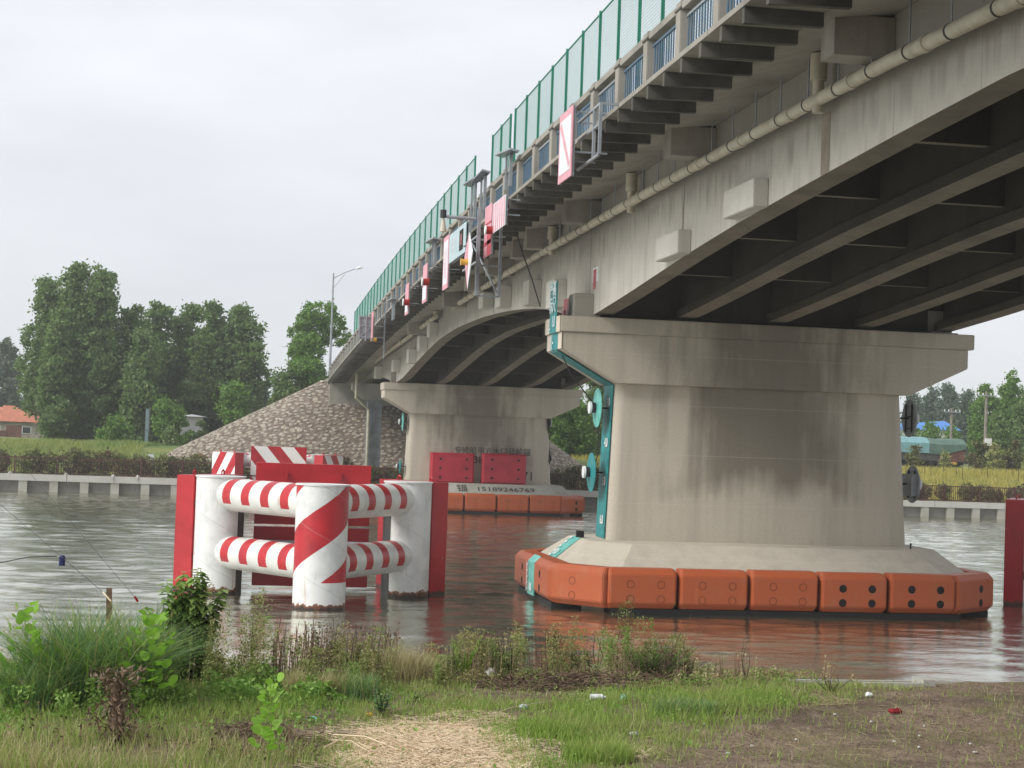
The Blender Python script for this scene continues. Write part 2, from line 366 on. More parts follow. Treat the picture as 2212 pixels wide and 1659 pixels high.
# ------------------------------------------------------------------ object helpers
def put(o, parent=None, label=None, cat=None, group=None, kind=None):
    COL.objects.link(o)
    if parent is not None: o.parent = parent
    if label: o['label'] = label
    if cat: o['category'] = cat
    if group: o['group'] = group
    if kind: o['kind'] = kind
    return o
def thing(name, label, cat, loc=(0, 0, 0), rz=0., group=None):
    o = bpy.data.objects.new(name, None); o.location = loc; o.rotation_euler = (0, 0, rz); o.empty_display_size = .3
    return put(o, None, label, cat, group)
def copy_tree(o, parent=None):
    c = o.copy(); COL.objects.link(c); c.parent = parent
    for ch in [x for x in bpy.data.objects if x.parent == o]: copy_tree(ch, c)
    return c
class MB:
    def __init__(s): s.v = []; s.f = []; s.mi = []; s.cur = 0
    def add(s, vs, fs, M4=None):
        b = len(s.v)
        if M4 is not None: vs = [tuple(M4 @ Vector(p)) for p in vs]
        s.v += [tuple(p) for p in vs]; s.f += [tuple(i+b for i in f) for f in fs]; s.mi += [s.cur]*len(fs); return s
    def box(s, x0, x1, y0, y1, z0, z1, M4=None):
        vs = [(x, y, z) for z in (z0, z1) for y in (y0, y1) for x in (x0, x1)]
        return s.add(vs, [(0, 2, 3, 1), (4, 5, 7, 6), (0, 1, 5, 4), (2, 6, 7, 3), (0, 4, 6, 2), (1, 3, 7, 5)], M4)
    def bar(s, p, q, w, h=None, up=(0, 0, 1)):
        p = Vector(p); q = Vector(q); d = (q-p); L = d.length; d.normalize(); u = Vector(up)
        if abs(d.dot(u)) > .95: u = Vector((0, 1, 0))
        a = d.cross(u).normalized(); b = a.cross(d); h = h or w
        vs = [p+a*x*w/2+b*y*h/2+d*t*L for t in (0, 1) for (x, y) in ((-1, -1), (1, -1), (1, 1), (-1, 1))]
        return s.add(vs, [(0, 1, 2, 3), (7, 6, 5, 4), (0, 4, 5, 1), (1, 5, 6, 2), (2, 6, 7, 3), (3, 7, 4, 0)])
    def tube(s, pts, r, n=8, cap=True):
        pts = [Vector(p) for p in pts]; k = len(pts); rs = r if isinstance(r, (list, tuple)) else [r]*k
        vs = []
        for i, p in enumerate(pts):
            d = (pts[min(i+1, k-1)]-pts[max(i-1, 0)]).normalized()
            u = Vector((0, 0, 1)) if abs(d.z) < .9 else Vector((0, 1, 0))
            a = d.cross(u).normalized(); b = a.cross(d)
            vs += [p+(a*math.cos(2*math.pi*j/n)+b*math.sin(2*math.pi*j/n))*rs[i] for j in range(n)]
        fs = [(i*n+j, i*n+(j+1) % n, (i+1)*n+(j+1) % n, (i+1)*n+j) for i in range(k-1) for j in range(n)]
        if cap: fs += [tuple(range(n-1, -1, -1)), tuple(range((k-1)*n, k*n))]
        return s.add(vs, fs)
    def prism(s, poly, d, M4=None):
        """poly: list of 3-D points, d: extrusion vector"""
        n = len(poly); d = Vector(d); vs = [Vector(p) for p in poly]+[Vector(p)+d for p in poly]
        return s.add(vs, [tuple(range(n-1, -1, -1)), tuple(range(n, 2*n))]+[(i, (i+1) % n, n+(i+1) % n, n+i) for i in range(n)], M4)
    def loft(s, rings, cap=True):
        n = len(rings[0]); vs = [p for r in rings for p in r]
        fs = [(i*n+j, i*n+(j+1) % n, (i+1)*n+(j+1) % n, (i+1)*n+j) for i in range(len(rings)-1) for j in range(n)]
        if cap: fs += [tuple(range(n-1, -1, -1)), tuple(range((len(rings)-1)*n, len(rings)*n))]
        return s.add(vs, fs)
    def mesh(s, name, mats, smooth=False, bevel=0.):
        me = bpy.data.meshes.new(name); me.from_pydata(s.v, [], s.f)
        for m in (mats if isinstance(mats, (list, tuple)) else [mats]): me.materials.append(m)
        if any(s.mi): me.polygons.foreach_set('material_index', s.mi)
        import bmesh
        b = bmesh.new(); b.from_mesh(me); bmesh.ops.recalc_face_normals(b, faces=b.faces)
        if bevel: bmesh.ops.bevel(b, geom=[e for e in b.edges if e.is_manifold and e.calc_face_angle(0) > .5], offset=bevel, segments=2, affect='EDGES', clamp_overlap=True)
        b.to_mesh(me); b.free()
        if smooth: me.shade_smooth() if hasattr(me, 'shade_smooth') else None
        return me
    def obj(s, name, mats, parent=None, smooth=False, bevel=0., M4=None, **kw):
        o = bpy.data.objects.new(name, s.mesh(name, mats, smooth, bevel))
        if M4 is not None: o.matrix_local = M4
        return put(o, parent, **kw)
def inst(name, me, parent=None, loc=(0, 0, 0), rot=(0, 0, 0), sc=(1, 1, 1), **kw):
    o = bpy.data.objects.new(name, me); o.location = loc; o.rotation_euler = rot; o.scale = sc
    return put(o, parent, **kw)
def smooth_by_angle(o, a=40):
    me = o.data
    me.polygons.foreach_set('use_smooth', [True]*len(me.polygons))
    try: me.set_sharp_from_angle(angle=R(a))
    except Exception: pass
    return o
def npmesh(name, V, F, mats, mi=None):
    V = np.asarray(V, np.float32); F = np.asarray(F, np.int32); k = F.shape[1]
    me = bpy.data.meshes.new(name); me.vertices.add(len(V)); me.vertices.foreach_set('co', V.ravel())
    me.loops.add(F.size); me.loops.foreach_set('vertex_index', F.ravel())
    me.polygons.add(len(F)); me.polygons.foreach_set('loop_start', np.arange(len(F), dtype=np.int32)*k)
    try: me.polygons.foreach_set('loop_total', np.full(len(F), k, np.int32))
    except Exception: pass
    for m in (mats if isinstance(mats, (list, tuple)) else [mats]): me.materials.append(m)
    if mi is not None: me.polygons.foreach_set('material_index', np.asarray(mi, np.int32))
    me.update(calc_edges=True); return me
def text_obj(txt, size, M4, mat, parent, name='lettering', bold=0., sx=1., align='CENTER', depth=.002):
    cu = bpy.data.curves.new(name, 'FONT'); cu.body = txt; cu.size = size; cu.align_x = align; cu.align_y = 'CENTER'
    cu.offset = bold; cu.extrude = depth; cu.resolution_u = 3
    t = bpy.data.objects.new('tmp', cu); COL.objects.link(t)
    dg = bpy.context.evaluated_depsgraph_get(); me = bpy.data.meshes.new_from_object(t.evaluated_get(dg))
    bpy.data.objects.remove(t); me.name = name; me.materials.clear(); me.materials.append(mat)
    o = bpy.data.objects.new(name, me); o.matrix_local = M4 @ Matrix.Diagonal((sx, 1, 1, 1))
    return put(o, parent)
def basis(loc, right, up):
    r = Vector(right).normalized(); u = Vector(up).normalized(); n = r.cross(u)
    m = Matrix.Identity(4)
    for i in range(3): m[i][0] = r[i]; m[i][1] = u[i]; m[i][2] = n[i]; m[i][3] = loc[i]
    return m
def haze_box():
    m = bpy.data.materials.new('pale_haze'); m.use_nodes = True; t = m.node_tree; t.nodes.clear()
    o = N(t, 'ShaderNodeOutputMaterial'); v = N(t, 'ShaderNodeVolumePrincipled'); v.inputs['Color'].default_value = (.93, .96, 1, 1)
    v.inputs['Density'].default_value = .0005; v.inputs['Anisotropy'].default_value = .2; t.links.new(v.outputs[0], o.inputs['Volume'])
    mb = MB(); mb.box(-900, 1100, -120, 1320, -3, 45); mb.obj('haze', m, kind='stuff', label='thin pale haze in the air over the canal and both banks', cat='haze')
def interp(x, tab):
    return float(np.interp(x, [a for a, b in tab], [b for a, b in tab]))
# ------------------------------------------------------------------ water and ground
rw = np.random.default_rng(3)
def waves(X, Y):
    Z = np.zeros_like(X)
    for k in range(46):
        lam = .5*(1.07**k) if k < 30 else rw.uniform(.6, 1.5); th = rw.normal(math.pi/2, .55); ph = rw.uniform(0, 6.28); kk = 2*math.pi/lam
        amp = .0031*lam**.55*rw.uniform(.5, 1.2)
        Z += amp*np.sin(kk*(X*math.cos(th)+Y*math.sin(th))+ph+.9*np.sin(X*.31+k)+.7*np.sin(Y*.23+1.7*k))
    calm = .6+.4*np.sin(X*.11+2*np.sin(Y*.05))*np.sin(Y*.16+1.3*np.sin(X*.07))
    return Z*(.55+.45*calm)
ys = np.concatenate([np.arange(17.3, 60, .16), np.arange(60, 112.3, .26), [112.3]]); xs = np.concatenate([[-500, -200, -90, -50], np.arange(-30, 62, .3), [75, 120, 260, 600]])
XX, YY = np.meshgrid(xs, ys); ZZ = waves(XX, YY); ZZ[:, :4] = 0; ZZ[:, -4:] = 0
V = np.stack([XX, YY, ZZ], -1).reshape(-1, 3); nx = len(xs); ii = np.arange((len(ys)-1)*(nx-1)); ii = ii//(nx-1)*nx+ii % (nx-1)
wo_ = put(bpy.data.objects.new('water', npmesh('water', V, np.stack([ii, ii+1, ii+nx+1, ii+nx], 1), M['water'])), kind='structure')
wo_.data.polygons.foreach_set('use_smooth', [True]*len(wo_.data.polygons))
def hn(x, y, s, seed=0.): return noise.noise(Vector((x*s+seed, y*s-seed, seed)))
QY = 17.45
def zn(x, y):
    z = 1.93+max(0., 12.-y)*.075
    z += .05*hn(x, y, .9, 3)+.025*hn(x, y, 3.1, 8)
    if x < 3: z += .12*min(1., (3-x)/4)
    return z
xs = np.concatenate([np.arange(-40, -6, 2.), np.arange(-6, 13, .16), np.arange(13, 62, 2.)])
ys = np.concatenate([np.arange(-30, 10, 2.), np.arange(10, QY-.05, .16), [QY]])
V = np.array([(x, y, zn(x, y)) for y in ys for x in xs]); nx = len(xs)
F = [(j*nx+i, j*nx+i+1, (j+1)*nx+i+1, (j+1)*nx+i) for j in range(len(ys)-1) for i in range(nx-1)]
put(bpy.data.objects.new('near_bank_ground', npmesh('near_bank_ground', V, F, M['soil'])), kind='structure')
mb = MB(); mb.box(-200, 6.1, QY+.002, QY+.06, -1.2, 1.93); mb.obj('bank_edge', M['soil'], kind='structure')
mb = MB(); mb.box(6.1, 200, QY+.002, QY+.05, -1.2, 1.945)
w = mb.obj('quay_wall', M['conc_beam'], label='pale concrete quay edge of the near bank beside the bare soil', cat='quay wall')
ph_ = onz(3705/1.8228, 2705/1.8228, 1.97)
mb = MB(); mb.box(ph_[0]-.07, ph_[0]+.07, QY-.3, QY+.0, 1.93, 2.0); mb.box(ph_[0]-.75, ph_[0]-.072, QY-.32, QY-.26, 1.9, 1.965)
mb.obj('concrete_stub', M['conc_beam'], label='small pale concrete stub and strip against the near quay edge', cat='concrete stub')
FQ = 112.0
def zf(x, y):
    r = min(1, max(0, (x-30)/12)); base = 1.1
    t = min(1, max(0, (y-115.5)/(17))); t = t*t*(3-2*t)
    z = base+t*(1.85+.15*hn(x, y, .08, 2))+(.1*hn(x, y, .5, 5) if y > 116 else 0)
    if y > 200: z += (y-200)*.002
    return z
xs = np.concatenate([np.arange(-700, -40, 30.), np.arange(-40, 100, 1.2), np.arange(100, 900, 30.)])
ys = np.concatenate([[112.3, 113, 114, 115, 115.6], np.arange(116.2, 150, 1.2), np.arange(150, 300, 10.), np.arange(300, 1300, 100.)])
V = np.array([(x, y, zf(x, y)) for y in ys for x in xs]); nx = len(xs)
F = [(j*nx+i, j*nx+i+1, (j+1)*nx+i+1, (j+1)*nx+i) for j in range(len(ys)-1) for i in range(nx-1)]
put(bpy.data.objects.new('far_bank_ground', npmesh('far_bank_ground', V, F, M['far_ground'])), kind='structure')
# far quay: cap beam, piles, recessed panels
fq = thing('quay_wall', 'far quay wall of pale piles and recessed panels along the opposite bank', 'quay wall', (0, FQ, 0))
seg = MB(); seg.box(0, 11.96, 0, .5, .70, 1.12); segm = seg.mesh('cap_beam', M['conc_beam'])
for k in range(-5, 8): inst('cap_beam', segm, fq, (k*12+2, 0, 0))
pm = MB(); pm.box(-.27, .27, .06, .5, -1.2, .698); pmm = pm.mesh('pile', M['conc_pile'])
qm = MB(); qm.box(0, 1.38, .34, .46, -1.2, .698); qmm = qm.mesh('wall_panel', M['conc_panel'])
x = -38.
while x < 92:
    inst('pile', pmm, fq, (x, 0, 0)); inst('wall_panel', qmm, fq, (x+.28, 0, 0)); x += 1.94
mb = MB(); mb.box(-500, -60, 0, .5, -1, 1.12); mb.box(98, 600, 0, .5, -1, 1.12)
mb.obj('wall_beyond_view', M['conc_beam'], fq, kind='stuff')
# far promenade fence
ff = thing('promenade_fence', 'red-brown iron railing on the far quay edge in front of the hedge', 'railing', (0, FQ+.55, 1.1))
pan = MB()
for i in range(17): pan.box(i*.15+.05, i*.15+.09, -.01, .01, .1, 1.1)
for z in (.1, 1.1): pan.box(0, 2.6, -.03, .03, z-.03, z+.04)
panm = pan.mesh('rail_panel', M['brownrail'])
po = MB(); po.box(-.055, .055, -.055, .055, -.05, 1.22); pom = po.mesh('post', M['brownrail'])
for k in range(-16, 36): inst('rail_panel', panm, ff, (k*2.68+.04, 0, 0)); inst('post', pom, ff, (k*2.68, 0, 0))

# ------------------------------------------------------------------ leaves and trees
def leaf_quads(P, size, asp=.7, flat=0.):
    """P (n,3) centres -> quad verts/faces with random orientation"""
    n = len(P); size = np.broadcast_to(size, (n,))
    a = rng.normal(size=(n, 3)); a[:, 2] *= (1-flat); a /= np.linalg.norm(a, axis=1)[:, None]
    b = rng.normal(size=(n, 3)); b -= (a*b).sum(1)[:, None]*a; b /= np.linalg.norm(b, axis=1)[:, None]
    a = a*size[:, None]*.5; b = b*size[:, None]*.5*asp
    V = np.stack([P-a, P+b*1.0-a*.1, P+a, P-b-a*.1], 1).reshape(-1, 3)
    F = np.arange(4*n).reshape(n, 4); return V, F
def crown_pts(blobs, dens=1., clump=.8, per=34):
    """foliage gathered in clumps near the surface of ellipsoid blobs (cx,cy,cz,rx,ry,rz)"""
    out = []
    for (cx, cy, cz, rx, ry, rz) in blobs:
        k = int(dens*5.2*(rx*rz+ry*rz+rx*ry)/clump**2)+6
        k = int(k*.85); d = rng.normal(size=(k, 3)); d /= np.linalg.norm(d, axis=1)[:, None]
        rr = rng.uniform(.55, 1.08, k)**.6
        c = d*rr[:, None]*[rx, ry, rz]+[cx, cy, cz]
        s = clump*rng.uniform(.35, .95, k)
        for ci, si in zip(c, s):
            q = rng.normal(size=(per, 3))*si*[.42, .42, .34]; out.append(q+ci)
    return np.concatenate(out)
def tree(x, y, h, r, label, mat='leaf_poplar', leaf=.34, base=None, low=.12, cat='tree', blobs=None, group=None, seed=0, trunk=.22, dens=1., name='tree', clump=.8, per=34, lean=0.):
    global rng
    rng = np.random.default_rng(seed+int(abs(x)*10)+int(y))
    z0 = (zf(x, y) if y > 100 else 0) if base is None else base
    t = thing(name, label, cat, (x, y, z0), 0, group)
    if blobs is None:
        blobs = []; k = max(5, int((h*(1-low))/(r*.55)))
        for i in range(k):
            f = i/(k-1); zz = h*(low+.08+(.86-low)*f); rr = r*math.sin(math.pi*min(.9, .25+.65*f))**.6*(1.06-.22*f)
            for j in range(2 if rr > .8 else 1):
                a = rng.uniform(0, 6.28); o_ = rr*.42
                blobs.append((math.cos(a)*o_, math.sin(a)*o_, zz+rng.uniform(-.3, .3), rr*.72*rng.uniform(.8, 1.15), rr*.72, min(h*.14, rr*.8)))
    P = crown_pts(blobs, dens, clump, per); P = P[P[:, 2] > .1]
    V, F = leaf_quads(P, rng.uniform(.6, 1.15, len(P))*leaf)
    inst('crown', npmesh('crown', V, F, M[mat]), t)
    mb = MB(); top = h*.8
    pts = [(lean*f*h, .05*math.sin(4*f)*h*.1, f*top-.3*(f == 0)) for f in np.linspace(0, 1, 6)]
    mb.tube(pts, [trunk*(1-.8*f) for f in np.linspace(0, 1, 6)], 7)
    tr = mb.obj('trunk', M['bark'], t)
    rnds = random.Random(seed)
    for i in range(min(9, max(4, len(blobs)//2))):
        b = blobs[rnds.randrange(len(blobs))]; zc = max(.2*h*.5, min(top*.9, b[2]-.6)); f = zc/top
        lb = MB(); lb.tube([(lean*f*h, 0, zc), (b[0]*.5, b[1]*.5, (zc+b[2])/2+.1), (b[0]*1.1, b[1]*1.1, b[2]+b[5]*.3)], [trunk*.42, trunk*.25, trunk*.08], 5)
        lb.obj('limb', M['bark'], t)
    return t
def px_tree(u, vtop, Y, rpx, label, vbase=None, **k):
    """tree whose top stands in the direction of (u, vtop) at distance Y"""
    a = ony(u, vtop, Y); base = k.pop('base', None); z0 = zf(a[0], Y) if base is None else base
    return tree(a[0], Y, a[2]-z0, rpx*Y/FOC, label, base=base, **k)
G1 = None
px_tree(116, 602, 152, 58, 'leftmost tall poplar of the large dense clump on the far bank', seed=1, low=.17)
px_tree(168, 568, 150, 60, 'tall poplar with forked top in the middle of the far left clump', seed=2, low=.02)
px_tree(226, 572, 149, 56, 'tallest dark poplar at the right shoulder of the far left clump', seed=3, low=.02)
px_tree(128, 690, 147, 34, 'lower poplar at the left skirt of the dense clump by the orange roofs', seed=4, low=.05)
px_tree(285, 668, 151, 58, 'medium olive-tinted poplar right of the tallest clump behind the grey post', seed=5, low=.02)
px_tree(345, 662, 158, 58, 'first poplar of the lower row right of the tall clump', seed=6, low=.05)
px_tree(408, 664, 160, 58, 'second poplar of the lower row above the white building', seed=7, low=.1)
px_tree(462, 662, 157, 58, 'third poplar of the lower row with a pointed top', seed=8, low=.05)
px_tree(528, 664, 156, 60, 'rightmost big poplar of the row before the gap and the stone cone', seed=9, low=.05)
px_tree(310, 720, 146, 40, 'dark bushy tree right behind the grey post on the far bank', seed=10, low=.0)
px_tree(505, 826, 140, 34, 'bright green young tree just left of the stone cone', mat='leaf_bright', seed=11, low=.15, trunk=.1, leaf=.28)
px_tree(362, 866, 141, 31, 'small light green tree beside the white building', mat='leaf_bright', seed=12, low=.3, trunk=.08, leaf=.26)
px_tree(248, 905, 138, 30, 'bright green bush at the foot of the big poplars', mat='leaf_bright', seed=13, low=.0, trunk=.06, leaf=.26)
px_tree(368, 928, 136, 16, 'low dark bush on the berm beside the stone cone', mat='leaf_poplar', seed=14, low=.0, trunk=.05, leaf=.24, cat='bush', name='bush')
px_tree(402, 922, 141, 15, 'low bright bush before the left part of the white building', mat='leaf_bright', seed=18, low=.0, trunk=.04, leaf=.24, cat='bush', name='bush', clump=.5)
px_tree(432, 918, 143, 16, 'low dark bush before the right part of the white building', mat='leaf_poplar', seed=19, low=.0, trunk=.04, leaf=.24, cat='bush', name='bush', clump=.5)
px_tree(18, 730, 230, 38, 'pale hazy tree at the far left behind the orange-roofed house', mat='leaf_poplar2', seed=15, low=.15, dens=.45, leaf=.42)
px_tree(572, 830, 175, 16, 'small grey-green tree in the gap beyond the stone cone', mat='leaf_haze', seed=16, low=.1, trunk=.08)
px_tree(55, 860, 240, 22, 'dark hazy tree between the two orange roofs', mat='leaf_haze', seed=17, low=.05)
# trees on the embankment beside the lamp
b1 = ony(694, 642, 146)
EB = 8.0
tree(b1[0], 146, b1[2]-EB, 2.1, 'umbrella-shaped round-topped tree beside the street lamp on the embankment', mat='leaf_bright', base=EB, seed=21, trunk=.16, leaf=.26,
     blobs=[(0, 0, 6.9, 1.6, 1.5, 1.0), (-.9, 0, 6.0, 1.4, 1.2, .85), (1.1, 0, 5.9, 1.35, 1.2, .85), (-1.5, .3, 5.0, 1.2, 1., .7), (1.6, 0, 4.8, 1., .8, .65), (-.3, 0, 5.3, 1.4, 1.2, .7), (-1.5, 0, 4., 1.1, 1, .6), (-.4, 0, 4.2, 1.2, 1, .5)], clump=.6, per=26)
b2 = ony(662, 728, 143)
tree(b2[0], 143, b2[2]-6.8, 2.3, 'dense lower green tree left of the umbrella-shaped tree on the embankment', mat='leaf_bright', base=6.8, seed=22, low=.05, leaf=.26, trunk=.12, clump=.6)
b3 = ony(628, 792, 141)
tree(b3[0], 141, b3[2]-4.5, 1.7, 'small dark green tree on the slope where the stone cone meets the sky', mat='leaf_poplar', base=4.5, seed=23, low=.0, leaf=.26, trunk=.1, clump=.6)
# right side trees
for i, (u, v, Y, r, lab, mat) in enumerate([
    (1240, 812, 150, 42, 'leafy green tree seen under the bridge left of the green warning discs', 'leaf_bright'),
    (1290, 800, 156, 46, 'tall green tree behind the warning discs of the near pier', 'leaf_poplar'),
    (1195, 872, 148, 26, 'small green tree behind the far pier above the stone cone', 'leaf_bright'),
    (1330, 850, 150, 40, 'green tree behind the gauge board of the near pier', 'leaf_bright'),
    (1975, 846, 250, 24, 'leftmost narrow tree of the hazy row behind the blue roof', 'leaf_haze'),
    (2012, 838, 255, 26, 'second hazy tree behind the blue roof', 'leaf_haze'),
    (2052, 832, 250, 28, 'tallest round tree of the hazy row behind the blue roof', 'leaf_haze'),
    (2090, 846, 252, 24, 'right hazy tree just above the tarpaulin truck', 'leaf_haze'),
    (2132, 826, 168, 34, 'yellow-green tree behind the wooden utility pole', 'leaf_bright'),
    (2188, 806, 172, 40, 'tall fresh green tree at the right edge behind the utility pole', 'leaf_bright'),
    (2225, 846, 158, 40, 'large dark green tree cut by the right edge of view', 'leaf_poplar'),
    (2160, 905, 150, 34, 'dark green lower tree under the tall tree at the right edge', 'leaf_poplar'),
    (2010, 915, 175, 26, 'bushy tree with white blossom flecks under the blue roof', 'leaf_bright'),
    (1965, 920, 172, 22, 'bushy green tree beside the near pier discs under the blue roof', 'leaf_bright'),
    (2055, 922, 174, 24, 'bushy green tree above the right end of the tarpaulin', 'leaf_bright')]):
    px_tree(u, v, Y, r, lab, mat=mat, seed=40+i, low=.02 if Y < 200 else .0, leaf=.32 if Y < 200 else .5, clump=.8 if Y < 200 else 1.3)
for i, (u, v, Y, r, lab) in enumerate([
    (1975, 972, 141, 20, 'olive bush in front of the left part of the parked truck'),
    (2040, 978, 141, 15, 'small olive bush in front of the middle of the truck'),
    (2112, 955, 142, 24, 'green bush right behind the tail of the red truck'),
    (2150, 962, 140, 22, 'bush at the foot of the utility pole'),
    (2195, 955, 141, 26, 'rounded olive bush right of the utility pole'),
    (2230, 965, 139, 24, 'bush cut by the right edge of view behind the yellow field')]):
    px_tree(u, v, Y, r, lab, mat='scrub' if i % 2 else 'leaf_hedge', seed=70+i, low=0., trunk=.05, leaf=.24, clump=.55, cat='bush', name='bush', dens=.8)
# far-off wood behind everything
rng = np.random.default_rng(5); P = []
for k in range(95):
    a = R(-62+125*k/94); d = 420+rng.uniform(-40, 60); X = math.sin(a)*d+60; Yq = abs(math.cos(a))*d+40
    hh = rng.uniform(7, 11); 
    P.append(crown_pts([(X, Yq, 3+hh*.5, 9, 6, hh*.5)], .25, 3.2, 22))
V, F = leaf_quads(np.concatenate(P), 1.5)
put(bpy.data.objects.new('distant_wood', npmesh('distant_wood', V, F, M['leaf_haze'])), label='low hazy belt of woodland along the horizon beyond both banks', cat='wood', kind='stuff')
# hedge: one shrub every ~2 m, each its own thing
rng = np.random.default_rng(11)
hv = []
for k in range(3):
    P = crown_pts([(0, 0, .78, .62, .5, .6), (.35, 0, .6, .4, .4, .5), (-.4, 0, .62, .4, .4, .5)], .9, .36, 20); P = P[P[:, 2] > 0]
    V, F = leaf_quads(P, rng.uniform(.08, .17, len(P))); hv.append(npmesh('shrub_foliage', V, F, M['leaf_hedge']))
x = -19.; k = 0
def hlab(k, x):
    pl = ['low', 'rounded', 'dense', 'ragged', 'broad'][k % 5]; cl = ['olive', 'red-brown', 'dark olive', 'yellow-topped'][k % 4]
    u = proj(np.array([x, FQ+1.35, 2.]))[0]
    w_ = 'at the far left' if u < 60 else 'below the orange roofs' if u < 110 else 'below the tall poplars' if u < 270 else 'below the grey post' if u < 350 else 'below the stone cone' if u < 520 else 'behind the striped dolphins' if u < 760 else 'beside the far pier' if u < 900 else 'behind the far pier' if u < 1180 else 'between the two piers' if u < 1310 else 'behind the near pier' if u < 1950 else 'before the yellow field' if u < 2100 else 'at the right edge' if u < 2215 else 'beyond the right edge'
    return f'{pl} {cl} hedge shrub on the far quay {w_}'
while x < 70:
    inside = 8.9 < x < 20.5
    s = rng.uniform(.95, 1.45)*(0.85 if x > 30 else 1)
    inst('hedge_shrub', hv[k % 3], None, (x+rng.uniform(-.2, .2), FQ+1.35+rng.uniform(-.1, .2), 1.05), (0, 0, rng.uniform(0, 6)), (s*1.15, s, s*(.75 if inside else 1)),
         label=hlab(k, x),
         cat='shrub', group='hedge shrubs along the far quay')
    k += 1; x += rng.uniform(.95, 1.5) if k % 5 else 1.7
# berm vegetation: tall grass, nobody could count it
def blades(P, h, w, lean=.35, up=1., segs=2, bend=.5):
    """grass blades rooted at P (n,3): returns quads (degenerate tip)"""
    n = len(P); h = np.broadcast_to(h, (n,)).astype(float); w = np.broadcast_to(w, (n,)).astype(float)
    az = rng.uniform(0, 2*np.pi, n); d = np.stack([np.cos(az), np.sin(az), np.zeros(n)], 1)
    fa = rng.uniform(0, 2*np.pi, n); s = np.stack([np.cos(fa), np.sin(fa), np.zeros(n)], 1)
    ln = rng.uniform(.2, 1, n)*lean
    rows = []
    for k in range(segs+1):
        t = k/segs
        c = P+d*(ln*h*(t*(1-bend)+bend*t*t))[:, None]; c[:, 2] += h*(t-.5*bend*ln*t*t)*up
        ww = w*(1-t*.92)*.5
        rows.append(c-s*ww[:, None]); rows.append(c+s*ww[:, None])
    V = np.stack(rows, 1).reshape(-1, 3); m = 2*(segs+1); F = []
    b = np.arange(n)*m
    for k in range(segs): F.append(np.stack([b+2*k, b+2*k+1, b+2*k+3, b+2*k+2], 1))
    return V, np.concatenate(F)
rng = np.random.default_rng(21)
n = 42000; X = rng.uniform(-22, 12, n); Y = 115.8+rng.beta(1.2, 1, n)*18
keep = ~((X > -6) & (Y > 118+(-X)*.0) & (X > (Y-150)*.3)); X = X[keep]; Y = Y[keep]
Z = np.array([zf(a, b) for a, b in zip(X, Y)])
V, F = blades(np.stack([X, Y, Z], 1), rng.uniform(.15, .5, len(X)), .06, .5)
put(bpy.data.objects.new('berm_grass', npmesh('berm_grass', V, F, M['bermveg'])), label='tall yellow-green grass covering the low berm on the far left bank', cat='grass', kind='stuff')
n = 36000; X = rng.uniform(29, 78, n); Y = 114.6+rng.uniform(0, 1, n)**1.1*26
Z = np.array([zf(a, b) for a, b in zip(X, Y)])
V, F = blades(np.stack([X, Y, Z], 1), rng.uniform(.2, .6, n), .07, .5)
put(bpy.data.objects.new('field_crop', npmesh('field_crop', V, F, M['yellowveg'])), label='ripe yellow field on the far right bank behind the hedge', cat='field', kind='stuff')
# thin saplings in the yellow field
for i in range(20):
    u = 1957+i*13.5; a = ony(u, 1030, 127+(i*7 % 9)); z0 = zf(a[0], a[1]); mb = MB(); hh = 1.5+.25*math.sin(i*2.3)
    mb.tube([(0, 0, 0), (.03*math.sin(i), 0, hh*.6), (.12*math.sin(i*3), 0, hh)], [.03, .02, .008], 5)
    for j in range(4): mb.tube([(0, 0, hh*(.35+.13*j)), (.3*math.cos(i+j*2), .2, hh*(.55+.13*j))], [.012, .004], 4)
    mb.obj('thin_sapling', M['bark'], M4=Matrix.Translation((a[0], a[1], z0)), label='thin leafless sapling in the yellow field '+['left of the truck tail', 'below the truck', 'below the utility pole', 'near the right edge'][min(3, i//5)], cat='sapling', group='thin saplings in the yellow field')

# ------------------------------------------------------------------ stone-faced slope cone
AX0, AX1, AY, AZ = 7.2, 19.0, 127.2, 8.45
def zcone(x, y):
    dx = (AX0-x)/1.92 if x < AX0 else ((x-AX1)/1.45 if x > AX1 else 0)
    dy = (AY-y)*1.0 if y < AY else 0
    return AZ-math.hypot(dx, dy)
xs = np.arange(-8, 32, .5); ys = np.concatenate([np.arange(118.4, 128, .4), np.arange(128, 150, 1.5)])
V = np.array([(x, y, max(zcone(x, y), zf(x, y)-.4)) for y in ys for x in xs]); nx = len(xs)
F = [(j*nx+i, j*nx+i+1, (j+1)*nx+i+1, (j+1)*nx+i) for j in range(len(ys)-1) for i in range(nx-1)]
cone = thing('stone_slope', 'stone-faced cone slope under the far end of the bridge', 'embankment', (0, 0, 0))
put(bpy.data.objects.new('mortar_bed', npmesh('mortar_bed', V, F, M['mortar'])), cone)
rng = np.random.default_rng(31); cand = []
yy = 118.8
while yy < 136:
    xx = -6+rng.uniform(0, .4)
    while xx < 29:
        x = xx+rng.uniform(-.13, .13); y = yy+rng.uniform(-.1, .1); z = zcone(x, y)
        if z > zf(x, y)+.02 and (y < AY or x < AX0 or x > AX1): cand.append((x, y, z))
        xx += rng.uniform(.36, .54)
    yy += .27 if yy < AY else .42
shared = []
for k in range(10):
    mb = MB(); n_ = 7; ring = []
    for j in range(n_):
        a = 2*math.pi*j/n_+rng.uniform(-.2, .2); r_ = rng.uniform(.75, 1.1); ring.append((math.cos(a)*.205*r_, math.sin(a)*.135*r_))
    mb.loft([[(p[0], p[1], -.05) for p in ring], [(p[0]*.97, p[1]*.97, .02) for p in ring], [(p[0]*.7, p[1]*.7, .045) for p in ring]])
    shared.append(mb)
sm = [s_.mesh('stone', M['stone']) for s_ in shared]
